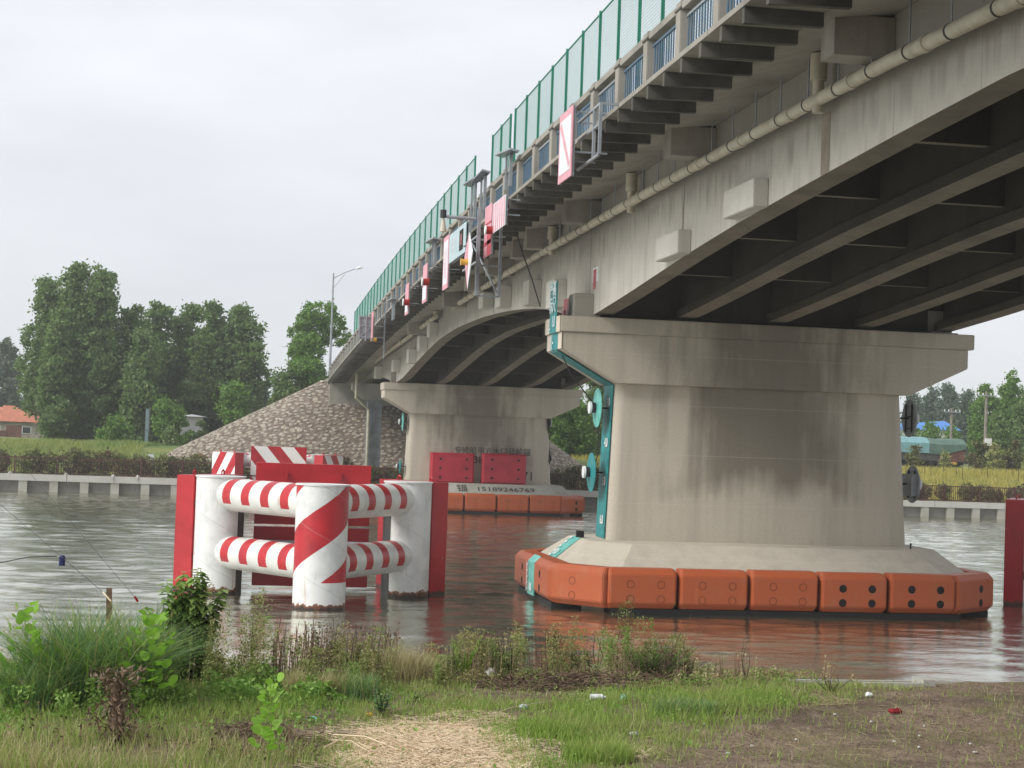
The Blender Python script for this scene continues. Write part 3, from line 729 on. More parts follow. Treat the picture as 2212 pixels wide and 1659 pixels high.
def cone_rot(x, y):
    e_ = .05; n_ = Vector((-(zcone(x+e_, y)-zcone(x-e_, y))/(2*e_), -(zcone(x, y+e_)-zcone(x, y-e_))/(2*e_), 1)).normalized()
    return n_.to_track_quat('Z', 'Y').to_matrix()
# the stones that show: in front of the slope towards the camera; largest ones are parts
def uvof(p): return proj(np.array(p))
vis = [c for c in cand if c[1] < AY+3]
random.Random(4).shuffle(vis)
vis.sort(key=lambda c: 0 if (c[0] < 6.5 and c[2] > 2.4) or c[0] > 22.8 else 1)
rest = MB()
for i, c in enumerate(vis):
    sc_ = rng.uniform(.8, 1.25); rot = cone_rot(c[0], c[1]) @ Matrix.Rotation(rng.uniform(-.5, .5), 3, 'Z')
    M4 = Matrix.Translation(c) @ rot.to_4x4() @ Matrix.Diagonal((sc_, sc_*rng.uniform(.8, 1.3), 1, 1))
    if i < 298:
        o = bpy.data.objects.new('stone', sm[i % 10]); o.matrix_local = M4; put(o, cone)
    else: s_ = shared[i % 10]; rest.add(s_.v, s_.f, M4)
rest.obj('smaller_stones', M['stone'], cone, kind='stuff')
mb = MB(); mb.box(7.6, 21, 125.4, 126.4, 6.5, 9.2); mb.box(7.5, 21.2, 126.4, 150, 8.2, 8.6)
mb.obj('abutment', M['conc'], label='concrete abutment seat under the end of the bridge deck', cat='abutment')
mb = MB(); mb.box(8.4, 19.9, 150, 420, 2.5, 8.6); mb.obj('embankment', M['far_ground'], kind='structure')
# ------------------------------------------------------------------ bridge
XE, XW = 7.46, 10.05
XR = 23.3; XWR = 20.7
def zr(Y): return 12.14-3.03e-4*max(0, Y-30)**2
def dz(Y): return zr(Y)-.93
br = thing('bridge', 'long weathered concrete road bridge crossing the canal on two river piers', 'bridge', (0, 0, 0))
SP1 = [(-3, 7.9), (2, 8.6), (6, 9.2), (10, 9.5), (20.1, 9.53), (23.7, 9.4), (27.7, 9.22), (32.5, 8.98), (36, 8.75), (39.6, 8.46), (43, 8.2), (46.2, 7.99)]
SP2 = [(46.24, 7.97), (48.5, 8.2), (51.1, 8.5), (53, 8.72), (55.8, 8.94), (60.5, 9.18), (66.6, 9.35), (74.1, 9.37), (80.4, 9.17), (85.4, 8.81), (91.7, 8.26), (96.2, 7.82), (100.95, 7.62)]
SP3 = [(101.0, 7.62), (104.5, 7.93), (109, 8.22), (114.3, 8.36), (118, 8.42), (122, 8.4), (125.6, 8.3)]
GX = [10.05, 12.7, 15.35, 18.0, 20.7]
def girder(tab, xw, side):
    mb = MB(); ylo, yhi = tab[0][0], tab[-1][0]; ys = np.linspace(ylo, yhi, 26)
    tw, fw = .24, .52
    top = []
    fl = (0, fw) if side > 0 else ((-fw, 0) if side < 0 else (-fw/2, fw/2))
    wb = (0, tw) if side > 0 else ((-tw, 0) if side < 0 else (-tw/2, tw/2))
    rings = []
    for y in ys:
        zb = interp(y, tab); zt_ = dz(y)+.075
        rings.append([(xw+fl[0], y, zb), (xw+fl[1], y, zb), (xw+fl[1], y, zb+.22), (xw+wb[1], y, zb+.30), (xw+wb[1], y, zt_), (xw+wb[0], y, zt_), (xw+wb[0], y, zb+.30), (xw+fl[0], y, zb+.22)])
    mb.loft(rings); return mb
for tab in (SP1, SP2, SP3):
    for gi, gx in enumerate(GX):
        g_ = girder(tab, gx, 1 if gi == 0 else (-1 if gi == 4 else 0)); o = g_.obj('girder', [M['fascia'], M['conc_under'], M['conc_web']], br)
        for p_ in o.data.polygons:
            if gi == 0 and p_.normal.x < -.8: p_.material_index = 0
            else: p_.material_index = 2 if abs(p_.normal.x) > .7 else 1  # inner faces take the shade-darkened concrete, sides darkest
    ylo, yhi = tab[0][0], tab[-1][0]; nd = max(3, int((yhi-ylo)/4.6))
    for k in range(nd+1):
        y = ylo+.35+(yhi-ylo-.9)*k/nd
        for g in range(4):
            mb = MB(); a, b = GX[g]+(.245 if g == 0 else .125), GX[g+1]-(.245 if g == 3 else .125)
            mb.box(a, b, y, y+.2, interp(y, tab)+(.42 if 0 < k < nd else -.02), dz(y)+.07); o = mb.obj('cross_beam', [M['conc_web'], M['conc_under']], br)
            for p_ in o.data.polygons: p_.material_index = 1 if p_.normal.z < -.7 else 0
def strip(tabf, x0, x1, y0, y1, za, zb, n=40):
    mb = MB(); rings = []
    for y in np.linspace(y0, y1, n):
        d = tabf(y); rings.append([(x0, y, d+za), (x1, y, d+za), (x1, y, d+zb), (x0, y, d+zb)])
    mb.loft(rings); return mb
# deck slab: thick carriageway slab with cantilever edge, sloping soffit on the left edge
mb = MB(); rings = []
for y in np.linspace(-6, 128, 60):
    d = dz(y); rings.append([(8.75, y, d-.09), (9.6, y, d+.02), (XW, y, d+.08), (XWR, y, d+.08), (22.0, y, d-.09), (22.0, y, d+.26), (8.75, y, d+.26)])
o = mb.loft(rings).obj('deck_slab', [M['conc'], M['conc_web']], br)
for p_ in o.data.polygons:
    if p_.normal.z < -.9 and p_.center.x > XW: p_.material_index = 1  # soffit between girders gets its shade from this darker colour
for k in range(17):   # edge panels of the footway, 8 m each
    y0 = -6+k*8.0; 
    for (a, b) in ((XE, 8.74), (22.01, XR)):
        strip(dz, a, b, y0, y0+7.97, -.09, 0., 5).obj('footway_slab', M['conc_rail'], br)
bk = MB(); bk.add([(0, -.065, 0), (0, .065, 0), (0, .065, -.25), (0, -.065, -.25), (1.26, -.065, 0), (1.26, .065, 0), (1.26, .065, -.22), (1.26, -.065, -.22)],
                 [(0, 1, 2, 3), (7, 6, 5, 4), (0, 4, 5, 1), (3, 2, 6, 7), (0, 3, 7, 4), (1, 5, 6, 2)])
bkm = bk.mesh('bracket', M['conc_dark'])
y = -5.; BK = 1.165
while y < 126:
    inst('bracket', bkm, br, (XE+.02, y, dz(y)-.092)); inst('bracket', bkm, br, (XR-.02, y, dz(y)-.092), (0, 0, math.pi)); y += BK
# protruding cross-beam ends on the face of the outer girder
def stub(y, z0, z1, out, wy, mat='conc_girder', x=XW):
    mb = MB(); mb.box(x-out, x-.002, y-wy/2, y+wy/2, z0, z1); return mb.obj('beam_end', M[mat], br, bevel=.015)
def zpt(u, v, x=XW-.35): return onx(u, v, x)
for (u0, v0, u1, v1) in [(1410, 503, 1462, 558), (1555, 396, 1625, 462)]:
    a = zpt(u0, (v0+v1)/2); b = zpt(u1, (v0+v1)/2); z = (zpt((u0+u1)/2, v0)[2], zpt((u0+u1)/2, v1)[2])
    stub((a[1]+b[1])/2, z[1]+.03, z[0]-.03, .3, abs(a[1]-b[1])*.92)
for (u, v, h) in [(1079, 642, .75), (1140, 633, .8), (1192, 636, .85), (1042, 650, .6), (928, 713, .7), (906, 742, .75), (883, 770, .75), (812, 805, .8), (850, 790, .7)]:
    a = zpt(u, v); stub(a[1], a[2]-h/2, a[2]+h/2, .42, 1.15)
# hanging deck ribs between web and slab edge
for (u, v) in [(1860, 90), (1495, 318), (1260, 470), (1172, 508), (1140, 545), (1083, 585), (1035, 610), (985, 640), (905, 690)]:
    a = onx(u, v, 9.6); mb = MB(); mb.box(9.05, XW-.002, a[1]-.3, a[1]+.3, dz(a[1])-.62, dz(a[1])+.02); mb.obj('deck_rib', M['conc'], br, bevel=.01)
# seams: vertical joints on the fascia as thin recessed-looking ribs
for y in (36.5, 56, 63.5, 71, 78, 85, 92.5):
    tab = SP1 if y < 46 else SP2
    mb = MB(); mb.box(XW-.012, XW-.002, y-.05, y+.05, interp(y, tab)+.02, dz(y)+.03); mb.obj('joint_strip', M['conc_rail'], br)
for y, wd in ((27.4, .42),):
    mb = MB(); mb.box(XW-.006, XW-.002, y-wd/2, y+wd/2, interp(y, SP1), 10.3); mb.obj('damp_streak', plain('brown_damp_stain', (.2, .165, .12), .9, .5, 2, dark=(.3, .27, .22)), br)
# ------------------------------------------------------------------ piers
def pier(name, label, Y, x0, zs=0., teal=True):
    t = thing(name, label, 'bridge pier', (x0, Y, 0))
    # local coordinates: x 0..; cap left end at x=0
    cap = MB(); L = 12.1
    cap.box(-.06, L+.06, -1.16, 1.16, 7.50+zs, 7.94+zs)
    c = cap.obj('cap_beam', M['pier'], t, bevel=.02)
    cap = MB(); cap.prism([(0, -1.1, 7.498+zs), (0, -1.1, 7.03+zs), (1.62, -1.1, 6.12+zs), (10.25, -1.1, 6.12+zs), (L-.1, -1.1, 6.95+zs), (L-.1, -1.1, 7.498+zs)], (0, 2.2, 0))
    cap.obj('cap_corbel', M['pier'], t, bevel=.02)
    def rr(xa, xb, hw, z, r):
        pts = []
        for (cx_, cy_, a0) in ((xb-r, hw-r, 0), (xa+r, hw-r, 90), (xa+r, -hw+r, 180), (xb-r, -hw+r, 270)):
            for j in range(5): a = R(a0+j*22.5); pts.append((cx_+r*math.cos(a), cy_+r*math.sin(a), z))
        return pts
    bd = MB(); bd.loft([rr(1.5, 10.45, .82, 1.72, .32), rr(1.62, 10.15, .8, 6.118+zs, .32)])
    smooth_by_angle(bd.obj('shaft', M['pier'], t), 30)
    def octo(xa, xb, ya, yb, z, ch):
        return [(xa+ch, ya, z), (xb-ch, ya, z), (xb, ya+ch, z), (xb, yb-ch, z), (xb-ch, yb, z), (xa+ch, yb, z), (xa, yb-ch, z), (xa, ya+ch, z)]
    pl = MB(); pl.loft([octo(.15, 11.65, -3.35, 3.35, -1., 1.2), octo(.15, 11.65, -3.35, 3.35, 1.12, 1.2), octo(.9, 11.0, -2.3, 2.3, 1.74, 1.0)])
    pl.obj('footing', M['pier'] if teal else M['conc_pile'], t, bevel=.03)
    for x in (.4, 10.9):
        mb = MB(); mb.box(x, x+.75, -.75, .1, 7.945+zs, 8.62+zs); mb.obj('end_block', M['conc'], t, bevel=.02)
    for gx in GX:
        mb = MB(); mb.box(gx-x0-.25, gx-x0+.25, -.7, -.2, 7.942+zs, 8.0+zs); mb.box(gx-x0-.25, gx-x0+.25, .25, .7, 7.942+zs, 8.0+zs); mb.obj('bearing_pad', M['near_black'], t)
    return t
PX0, PY0 = 9.1, 46.35
np_ = pier('bridge_pier', 'near river pier with hammerhead cap, teal gauge board and face toned dark for stain and shade', PY0, PX0)
FX0, FY0 = 9.35, 101.0
fp_ = pier('bridge_pier', 'farther river pier carrying two crimson panels and black painted writing', FY0, FX0, -.30, False)
# orange blocks round the footing
def block(Lx, depth, corner=0, angle=0.):
    """one rubber block: x along the face, y outwards negative; chamfered edges"""
    mb = MB(); z0, z1, ch, c2 = .15, 1.2, .16, .1
    def ring(z, d, e): return [(e+.05, -depth+d, z), (Lx-e-.05, -depth+d, z), (Lx-e, -depth+d+.09, z), (Lx-e, 0, z), (e, 0, z), (e, -depth+d+.09, z)]
    mb.loft([ring(z0, ch, c2*.4), ring(z0+ch, 0, 0), ring(z1-ch, 0, 0), ring(z1, ch, c2*.4)])
    return mb
rg = MB(); hl = MB(); n = 14; r = .108
hl.add([(r*math.cos(2*math.pi*j/n), -.004, r*math.sin(2*math.pi*j/n)) for j in range(n)]+[(r*math.cos(2*math.pi*j/n), .06, r*math.sin(2*math.pi*j/n)) for j in range(n)], [tuple(range(n))]+[(j, (j+1) % n, n+(j+1) % n, n+j) for j in range(n)])
vs_ = [(q*math.cos(2*math.pi*j/n), y_, q*math.sin(2*math.pi*j/n)) for (q, y_) in ((r, 0), (r, -.006), (r-.02, -.006), (r-.02, 0)) for j in range(n)]
rg.add(vs_, [(k*n+j, k*n+(j+1) % n, (k+1)*n+(j+1) % n, (k+1)*n+j) for k in range(3) for j in range(n)])
ringm = rg.mesh('bolt_ring', M['ring']); holem = hl.mesh('bolt_hole', M['hole'])
def fender_ring(label, x0, Y, holes):
    t = thing('pier_fender', label, 'pier fender', (x0, Y, 0))
    xa, xb, hw, ch = -.45, 12.25, 3.95, 1.3
    # path: front side in 5 straight blocks, chamfer blocks, end sides, back side
    segs = []
    fx0, fx1 = xa+ch-.02, xa+ch+9.68
    n = 5; w = (fx1-fx0)/n
    for i in range(n): segs.append(((fx0+i*w+.045, -hw), (fx0+(i+1)*w-.03, -hw), holes[i]))
    segs.append(((xa+.02, -hw+ch+.0), (fx0-.06, -hw), 'one'))
    segs.append(((fx1+.05, -hw), (xb-.02, -hw+ch+.0), 'two'))
    segs.append(((xa, -.06), (xa, -hw+ch+.06), 'slot')); segs.append(((xa, hw-ch), (xa, .06), 'slot'))
    segs.append(((xb, -hw+ch+.05), (xb, -.04), 'slot')); segs.append(((xb, .04), (xb, hw-ch), 'slot'))
    segs.append(((fx0-.06, hw), (xa+.02, hw-ch), 'one')); segs.append(((xb-.02, hw-ch), (fx1, hw), 'one'))
    for i in range(n): segs.append(((fx1-i*w-.03, hw), (fx1-(i+1)*w+.03, hw), 'ring'))
    for (p, q, kind) in segs:
        p = Vector((*p, 0)); q = Vector((*q, 0)); L = (q-p).length; d = (q-p).normalized()
        ang = math.atan2(d.y, d.x)
        M4 = Matrix.Translation(p+Vector((0, 0, random.uniform(-.012, .012)))) @ Matrix.Rotation(ang, 4, 'Z') @ Matrix.Translation((0, .62, 0))
        o = block(L, .62).obj('rubber_block', M['orange'], t, bevel=.02, M4=M4)
        xsn = {'one': [L*.42], 'two': [L*.62], 'slot': [L*.5]}.get(kind, [L*.32, L*.76])
        for x in xsn:
            for z in (.42, .80):
                h_ = kind in ('hole', 'two', 'slot'); inst('bolt_hole' if h_ else 'bolt_ring', holem if h_ else ringm, o, (x, -.62, z))
    mb = MB(); mb.box(1.0, 10.7, -hw+.12, hw-.12, -.5, .145); mb.box(xa+.12, xb-.12, -2.5, 2.5, -.5, .144); mb.box(1.0, 10.7, -hw+.45, -hw+.6, .146, 1.0)
    mb.obj('shadow_backing', M['near_black'], t)  # black base below the blocks paints the shadow gap above the water
    return t
fender_ring('orange rubber fender blocks ringing the footing of the near pier', PX0, PY0, ['ring', 'ring', 'ring', 'hole', 'hole'])
fender_ring('orange rubber fender blocks ringing the footing of the farther pier', FX0-.05, FY0, ['ring', 'ring', 'ring', 'ring', 'ring'])
# third support: column and cap beam on the far promenade, with wall pipe
c3 = thing('bridge_pier', 'slim grey column and cap beam standing before the stone slope on the far bank', 'bridge pier', (8.75, 118.6, 0))
mb = MB(); mb.prism([(0, -.6, 8.05), (0, -.6, 7.6), (.9, -.6, 6.9), (11.5, -.6, 6.9), (12.2, -.6, 7.6), (12.2, -.6, 8.05)], (0, 1.2, 0)); mb.obj('cap_beam', M['conc'], c3)
for x in (1.15, 9.6):
    mb = MB(); mb.box(x, x+1.0, -.5, .5, .9, 6.9); mb.obj('column', plain('grey_painted_column', (.2, .22, .235), .8, .3, 2), c3)
mb = MB(); mb.tube([(9.0, 117.6, 9.3), (9.0, 117.6, 7.0), (9.95, 117.85, 6.2), (9.95, 117.85, 1.2)], .1, 10)
mb.obj('drain_pipe', M['pvc'], label='cream downpipe running down the slim grey column on the far bank', cat='drain pipe')
# ------------------------------------------------------------------ long drain pipes along the girder
def long_pipe(label, tab, x, r=.115):
    t = thing('drain_pipe', label, 'drain pipe', (0, 0, 0))
    ys = [a for a, b in tab]; y0, y1 = ys[0], ys[-1]
    k = 0; y = y0
    while y < y1-.1:
        ye = min(y+2.9, y1)
        mb = MB(); mb.tube([(x, q, interp(q, tab)) for q in (y, (y+ye)/2, ye)], r, 14)
        smooth_by_angle(mb.obj('pipe_length', M['pvc'], t))
        mb = MB(); mb.tube([(x, y-.09, interp(y, tab)), (x, y+.09, interp(y, tab))], r*1.13, 14); smooth_by_angle(mb.obj('collar', M['pvc'], t))
        y = ye
    y = y0+.6
    while y < y1:
        z = interp(y, tab)
        mb = MB(); mb.tube([(x+.0, y, z), (x+.0, y, dz(y)+.02)], .016, 5)
        mb.obj('hanger_rod', M['galv'], t)
        mb = MB(); mb.tube([(x, y-.025, z), (x, y+.025, z)], r*1.06, 12); mb.obj('strap', M['dark_metal'], t); y += 1.45
    return t
XP = 9.72
p1 = long_pipe('long cream drain pipe hung along the near half of the bridge face', [(8, 10.1), (19.7, 10.28), (23.8, 10.39), (27.4, 10.42), (35.8, 10.46), (45, 10.46), (58.9, 10.4), (66, 10.31), (72.8, 10.22)], XP)
p2 = long_pipe('long cream drain pipe hung along the far half of the bridge face', [(79.2, 10.2), (92.7, 9.83), (107.9, 9.42), (120.9, 9.08)], XP)
def downspout(y, par, ztop=None):
    z0 = 10.2 if y < 60 else interp(y, [(60, 10.4), (72, 10.26), (81, 10.15), (108, 9.42)])
    zt_ = dz(y)-.0
    mb = MB(); mb.tube([(XP+.02, y, z0), (XP+.02, y, z0+(zt_-z0)*.55)], .1, 10); mb.tube([(XP+.02, y, z0+(zt_-z0)*.55), (XP+.02, y, zt_)], .15, 10)
    smooth_by_angle(mb.obj('downspout', M['pvc'], par))
downspout(27.0, p1); downspout(40.3, p1); downspout(50.5, p1); downspout(72.6, p1)
for y in (79.3, 95.5, 101.): downspout(y, p2)
# ------------------------------------------------------------------ railing
rl = thing('bridge_railing', 'concrete post and blue bar railing along the left edge of the bridge', 'railing', (0, 0, 0))
BAY = 2.305
po = MB(); po.box(-.13, .13, -.16, .16, 0, .97); pom = po.mesh('post', M['conc_rail'], bevel=.015)
po = MB(); po.box(-.15, .15, -.185, .185, .80, .84); capm = po.mesh('post_band', M['conc_dark'])
posts = []
y = 27.95-BAY*7
while y < 127: posts.append(y); y += BAY
ba = MB(); ba.box(-.01, .01, -.024, .024, 0, .66); bam = ba.mesh('bar', M['blue'])
restbars = MB()
for i, y in enumerate(posts):
    z = dz(y)
    inst('post', pom, rl, (XE+.16, y, z)); inst('post_band', capm, rl, (XE+.16, y, z))
    if i+1 < len(posts):
        y2 = posts[i+1]; z2 = dz(y2)
        mb = MB(); a = (y+.16, z+(z2-z)*.07); b = (y2-.16, z2-(z2-z)*.07)
        mb.add([(XE+.05, a[0], a[1]+.80), (XE+.27, a[0], a[1]+.80), (XE+.27, a[0], a[1]+.93), (XE+.05, a[0], a[1]+.93), (XE+.05, b[0], b[1]+.80), (XE+.27, b[0], b[1]+.80), (XE+.27, b[0], b[1]+.93), (XE+.05, b[0], b[1]+.93)],
               [(0, 1, 2, 3), (7, 6, 5, 4), (0, 4, 5, 1), (1, 5, 6, 2), (2, 6, 7, 3), (3, 7, 4, 0)])
        mb.obj('top_rail', M['conc_rail'], rl)
        mb = MB(); mb.bar((XE+.16, a[0], a[1]+.69), (XE+.16, b[0], b[1]+.69), .05, .05); mb.bar((XE+.16, a[0], a[1]+.05), (XE+.16, b[0], b[1]+.05), .04, .04)
        mb.obj('blue_rail', M['galv'] if i % 3 == 0 else M['blue'], rl)
        nb = 12
        for j in range(nb):
            yy = a[0]+(b[0]-a[0])*(j+.5)/nb; zz = dz(yy)+.02
            if 24 < y < 66: inst('bar', bam, rl, (XE+.16, yy, zz))
            else: restbars.box(XE+.148, XE+.172, yy-.024, yy+.024, zz, zz+.66)
restbars.obj('farther_bars', M['blue'], rl, kind='stuff')
# far side parapet (seen only from elsewhere)
strip(dz, XR-.25, XR-.05, -6, 127, 0., .9, 40).obj('railing_wall', M['conc_rail'], label='plain concrete parapet on the hidden right edge of the bridge', cat='parapet')
# ------------------------------------------------------------------ green mesh fence
FXX = 7.9; FH = 2.86; FP = 1.84
def fence_section(label, ya, yb, n):
    t = thing('mesh_fence', label, 'mesh fence', (0, 0, 0)); st = (yb-ya)/n
    me = MB(); hgt = FH
    k = 24
    for i in range(1, k): yy = st*i/k; me.bar((0, yy, .06), (0, yy, hgt-.05), .0036, .0036)
    for j in range(1, 40): zz = .06+(hgt-.1)*j/40; me.bar((0.008, .03, zz), (0.008, st-.03, zz), .0036, .0036)
    mm = me.mesh('wire_mesh', M['wire'])
    fr = MB()
    for zz in (.06, hgt-.03): fr.bar((0, .03, zz), (0, st-.03, zz), .03, .03)
    fr.bar((0, .045, .06), (0, .045, hgt-.03), .022, .022); fr.bar((0, st-.045, .06), (0, st-.045, hgt-.03), .022, .022)
    fm = fr.mesh('frame', M['green'])
    ps = MB(); ps.box(-.03, .03, -.028, .028, -.02, hgt+.03); pmm2 = ps.mesh('post', M['green'])
    for i in range(n):
        y = ya+i*st; sl = math.atan2(dz(y+st)-dz(y), st)
        o = inst('frame', fm, t, (FXX, y, dz(y)), (sl, 0, 0)); inst('wire_mesh', mm, o, (0, 0, 0), kind='stuff')
    for i in range(n+1):
        y = ya+i*st; inst('post', pmm2, t, (FXX, y, dz(y)))
    return t
s_ = FXX/7.25
fence_section('tall green mesh fence over the nearest part of the railing', 43.3*s_-FP*14, 43.3*s_, 14)
fence_section('short two-panel piece of green mesh fence between two gaps', 44.04*s_, 47.09*s_, 2)
fence_section('long green mesh fence running down to the far end of the bridge', 50.49*s_, 98.*s_, 26)
# ------------------------------------------------------------------ dolphins (steel protective clusters)
LP, RP, FPn = (-2.55, 1.35), (2.6, 1.35), (0., -2.62)     # left, right, front pile, local
def add_tube(t, name, p, q, z, r, mat, cut=.0):
    p = Vector((*p, z)); q = Vector((*q, z)); d = q-p; L = d.length
    mb = MB(); mb.tube([(0, 0, 0), (L/2, 0, 0), (L, 0, 0)], r, 28)
    M4 = Matrix.Translation(p) @ Matrix.Rotation(math.atan2(d.y, d.x), 4, 'Z')
    return smooth_by_angle(mb.obj(name, mat, t, M4=M4))
def dolphin(label, x, y, rz=0., striped_slabs=False):
    t = thing('pile_dolphin', label, 'mooring dolphin', (x, y, 0), rz)
    for (p, mat, rr, h) in ((LP, M['pile_white'], .66, 3.15), (RP, M['pile_white'], .66, 3.15), (FPn, M['pile_striped'], .665, 3.13)):
        n = 44
        mb = MB(); mb.tube([(0, 0, -1.5), (0, 0, 1), (0, 0, h)], rr, n)
        o = smooth_by_angle(mb.obj('pile', mat, t, M4=Matrix.Translation((*p, 0))))
        mb = MB(); mb.tube([(0, 0, h+.001), (0, 0, h+.035)], rr+.03, n); smooth_by_angle(mb.obj('pile_cap', M['pile_white'], o))
        if p is not FPn:   # bare inner shell
            mb = MB(); sgn = 1 if p[0] < 0 else -1; pts = []
            a0, a1 = (R(-42), R(80)) if sgn > 0 else (R(100), R(222))
            aa = np.linspace(a0, a1, 14)
            mb.add([(math.cos(a)*(rr+.004), math.sin(a)*(rr+.004), zz) for zz in (-.2, 2.62) for a in aa], [(i, i+1, 15+i, 14+i) for i in range(13)])
            mb.obj('bare_steel_patch', M['steel_bare'], o)
    for z, r in ((2.69, .445), (1.14, .44)):
        for p in (LP, RP):
            add_tube(t, 'cross_tube', p if p is LP else FPn, FPn if p is LP else p, z, r, M['tube'])
        add_tube(t, 'back_tube', LP, RP, z, .33, M['pile_white'] if z > 2 else M['galv'])
    # back panel facing the channel, in an upper and a lower board
    for (z0, z1) in ((1.87, 3.57), (.16, 1.80)):
        mb = MB(); mb.box(-1.6, 1.6, 1.93, 2.25, z0, z1)
        o = mb.obj('channel_panel', M['red'], t, bevel=.012)
        mb = MB(); mb.add([(-1.59, 2.253, z0+.01), (1.59, 2.253, z0+.01), (1.59, 2.253, z1-.01), (-1.59, 2.253, z1-.01)], [(0, 1, 2, 3)])
        mb.obj('striped_face', M['slab_stripe'], o)
        if z0 > 1:
            for x in (-.75, .75):
                mb = MB(); mb.box(x-.025, x+.025, 1.80, 1.928, z0+1.28, z0+1.48); mb.obj('lifting_lug', M['red'], o)
    # side slabs on the two rear piles
    for p, sg in ((LP, -1), (RP, 1)):
        ox, oy = sg*.866, .5
        c = Vector((p[0]+ox*1.0-sg*.5*1.12, p[1]+oy*1.0+.866*1.12, 0)); ang = math.atan2(.866, .5) if sg < 0 else math.atan2(.866, -.5)
        M4 = Matrix.Translation(c) @ Matrix.Rotation(ang, 4, 'Z')
        mb = MB(); mb.box(-1.3, 1.3, -.28, .28, .0, 3.17)
        o = mb.obj('side_panel', M['red'], t, M4=M4, bevel=.012)
        yy = .283 if sg < 0 else -.283
        mb = MB(); mb.add([(-1.29, yy, .05), (1.29, yy, .05), (1.29, yy, 3.16), (-1.29, yy, 3.16)], [(0, 1, 2, 3)]); mb.obj('striped_face', M['slab_stripe'], o)
        for x in (-.85, .7):
            mb = MB(); mb.tube([(x-.07, 0, 3.165), (x-.06, 0, 3.26), (x, 0, 3.30), (x+.06, 0, 3.26), (x+.07, 0, 3.165)], .025, 6); mb.obj('lifting_lug', M['red'], o)
        for z in (.9, 2.4):
            mb = MB(); mb.box(-1.25, -.8, (-.42 if yy > 0 else .245), (-.245 if yy > 0 else .42), z-.12, z+.12); mb.obj('stand_off', M['steel_bare'], o)
    return t
dolphin('near red and white three-pile dolphin on the left with diagonal stripes on its front pile', 2.50, 45.0)
fd = ony(603, 968, 97.6)
dolphin('distant striped dolphin by the farther pier, seen over the top of the near one', fd[0], 97.6+2.25, math.pi)
dolphin('red dolphin at the right edge of view beyond the near pier', 27.05, 45.3)
dolphin('dolphin beyond the right end of the farther pier hidden by the near pier', 27.6, 99.8, math.pi)

# ------------------------------------------------------------------ near pier: gauge boards, discs
X_ = -1.0
gb = thing('clearance_gauge', 'teal clearance gauge running up the left end of the near pier', 'gauge board', (0, 0, 0))
U = (0, 0, 1)
def quad_strip(pts, width_dir, w, thick, mat, name, parent):
    mb = MB(); wd = Vector(width_dir)*w/2
    for a, b in zip(pts[:-1], pts[1:]):
        a = Vector(a); b = Vector(b); n = (b-a).cross(wd).normalized()*thick
        mb.add([a-wd, a+wd, b+wd, b-wd, a-wd+n, a+wd+n, b+wd+n, b-wd+n], [(0, 1, 2, 3), (7, 6, 5, 4), (0, 4, 5, 1), (1, 5, 6, 2), (2, 6, 7, 3), (3, 7, 4, 0)])
    return mb.obj(name, mat, parent)
Yc = PY0-.12
xb, xt = PX0+1.5-.022, PX0+1.62-.022
quad_strip([(xb, Yc, 1.78), (xt, Yc, 6.1)], (0, 1, 0), 1.05, -.02, M['teal'], 'shaft_board', gb)
quad_strip([(PX0-.082, Yc, 7.5), (PX0-.082, Yc, 8.95)], (0, 1, 0), .98, -.02, M['teal'], 'title_board', gb)
quad_strip([(PX0-.025, Yc, 7.02), (PX0-.025, Yc, 7.495)], (0, 1, 0), .98, -.02, M['teal'], 'cap_board', gb)
quad_strip([(PX0+1.60, Yc, 6.10), (PX0-.02, Yc, 6.99)], (0, 1, 0), .98, .02, M['teal'], 'corbel_board', gb)
for (z0, z1, x) in ((7.5, 7.94, PX0-.075), (7.03, 7.49, PX0-.012)):
    for s_ in (-1, 1):
        mb = MB(); mb.box(x-.004, x, Yc+s_*.49-(.0 if s_ > 0 else .52), Yc+s_*.49+(.52 if s_ > 0 else .0), z0, z1); mb.obj('cream_edge', M['cream'], gb)
def gtext(s, y, z, x, size, mat, sx=1., par=gb):
    M4 = basis((x, y, z), (0, -1, 0), (0, 0, 1)); return text_obj(s, size, M4, mat, par, 'lettering', .012, sx)
for s, y, z in (('净', Yc+.24, 8.72), ('标', Yc+.24, 8.26), ('高', Yc-.22, 8.72), ('尺', Yc-.22, 8.26)): gtext(s, y, z, PX0-.106, .48, M['print_teal'])
gtext('1.0', Yc-.18, 7.80, PX0-.106, .42, M['print_teal'], .8)
def shx(z): return xb+(xt-xb)*(z-1.78)/4.32-.025
for s, v in (('3.0', 869), ('4.0', 957), ('5.0', 1041), ('6.0', 1125)):
    z = ony(1315, v, 45.6)[2]; gtext(s, Yc-.2, z, shx(z), .34, M['white'], .95)
mb = MB()
for k in range(5): mb.box(PX0-.112, PX0-.108, Yc+.2, Yc+.42, 7.6+k*.0, 7.64) if k == 0 else None
mb.box(PX0-.112, PX0-.108, Yc+.38, Yc+.43, 7.52, 7.75)
mb.box(PX0-.052, PX0-.048, Yc+.2, Yc+.25, 7.04, 7.48); mb.box(PX0-.052, PX0-.048, Yc, Yc+.25, 7.2, 7.25)
mb.obj('scale_marks', M['print_teal'], gb)
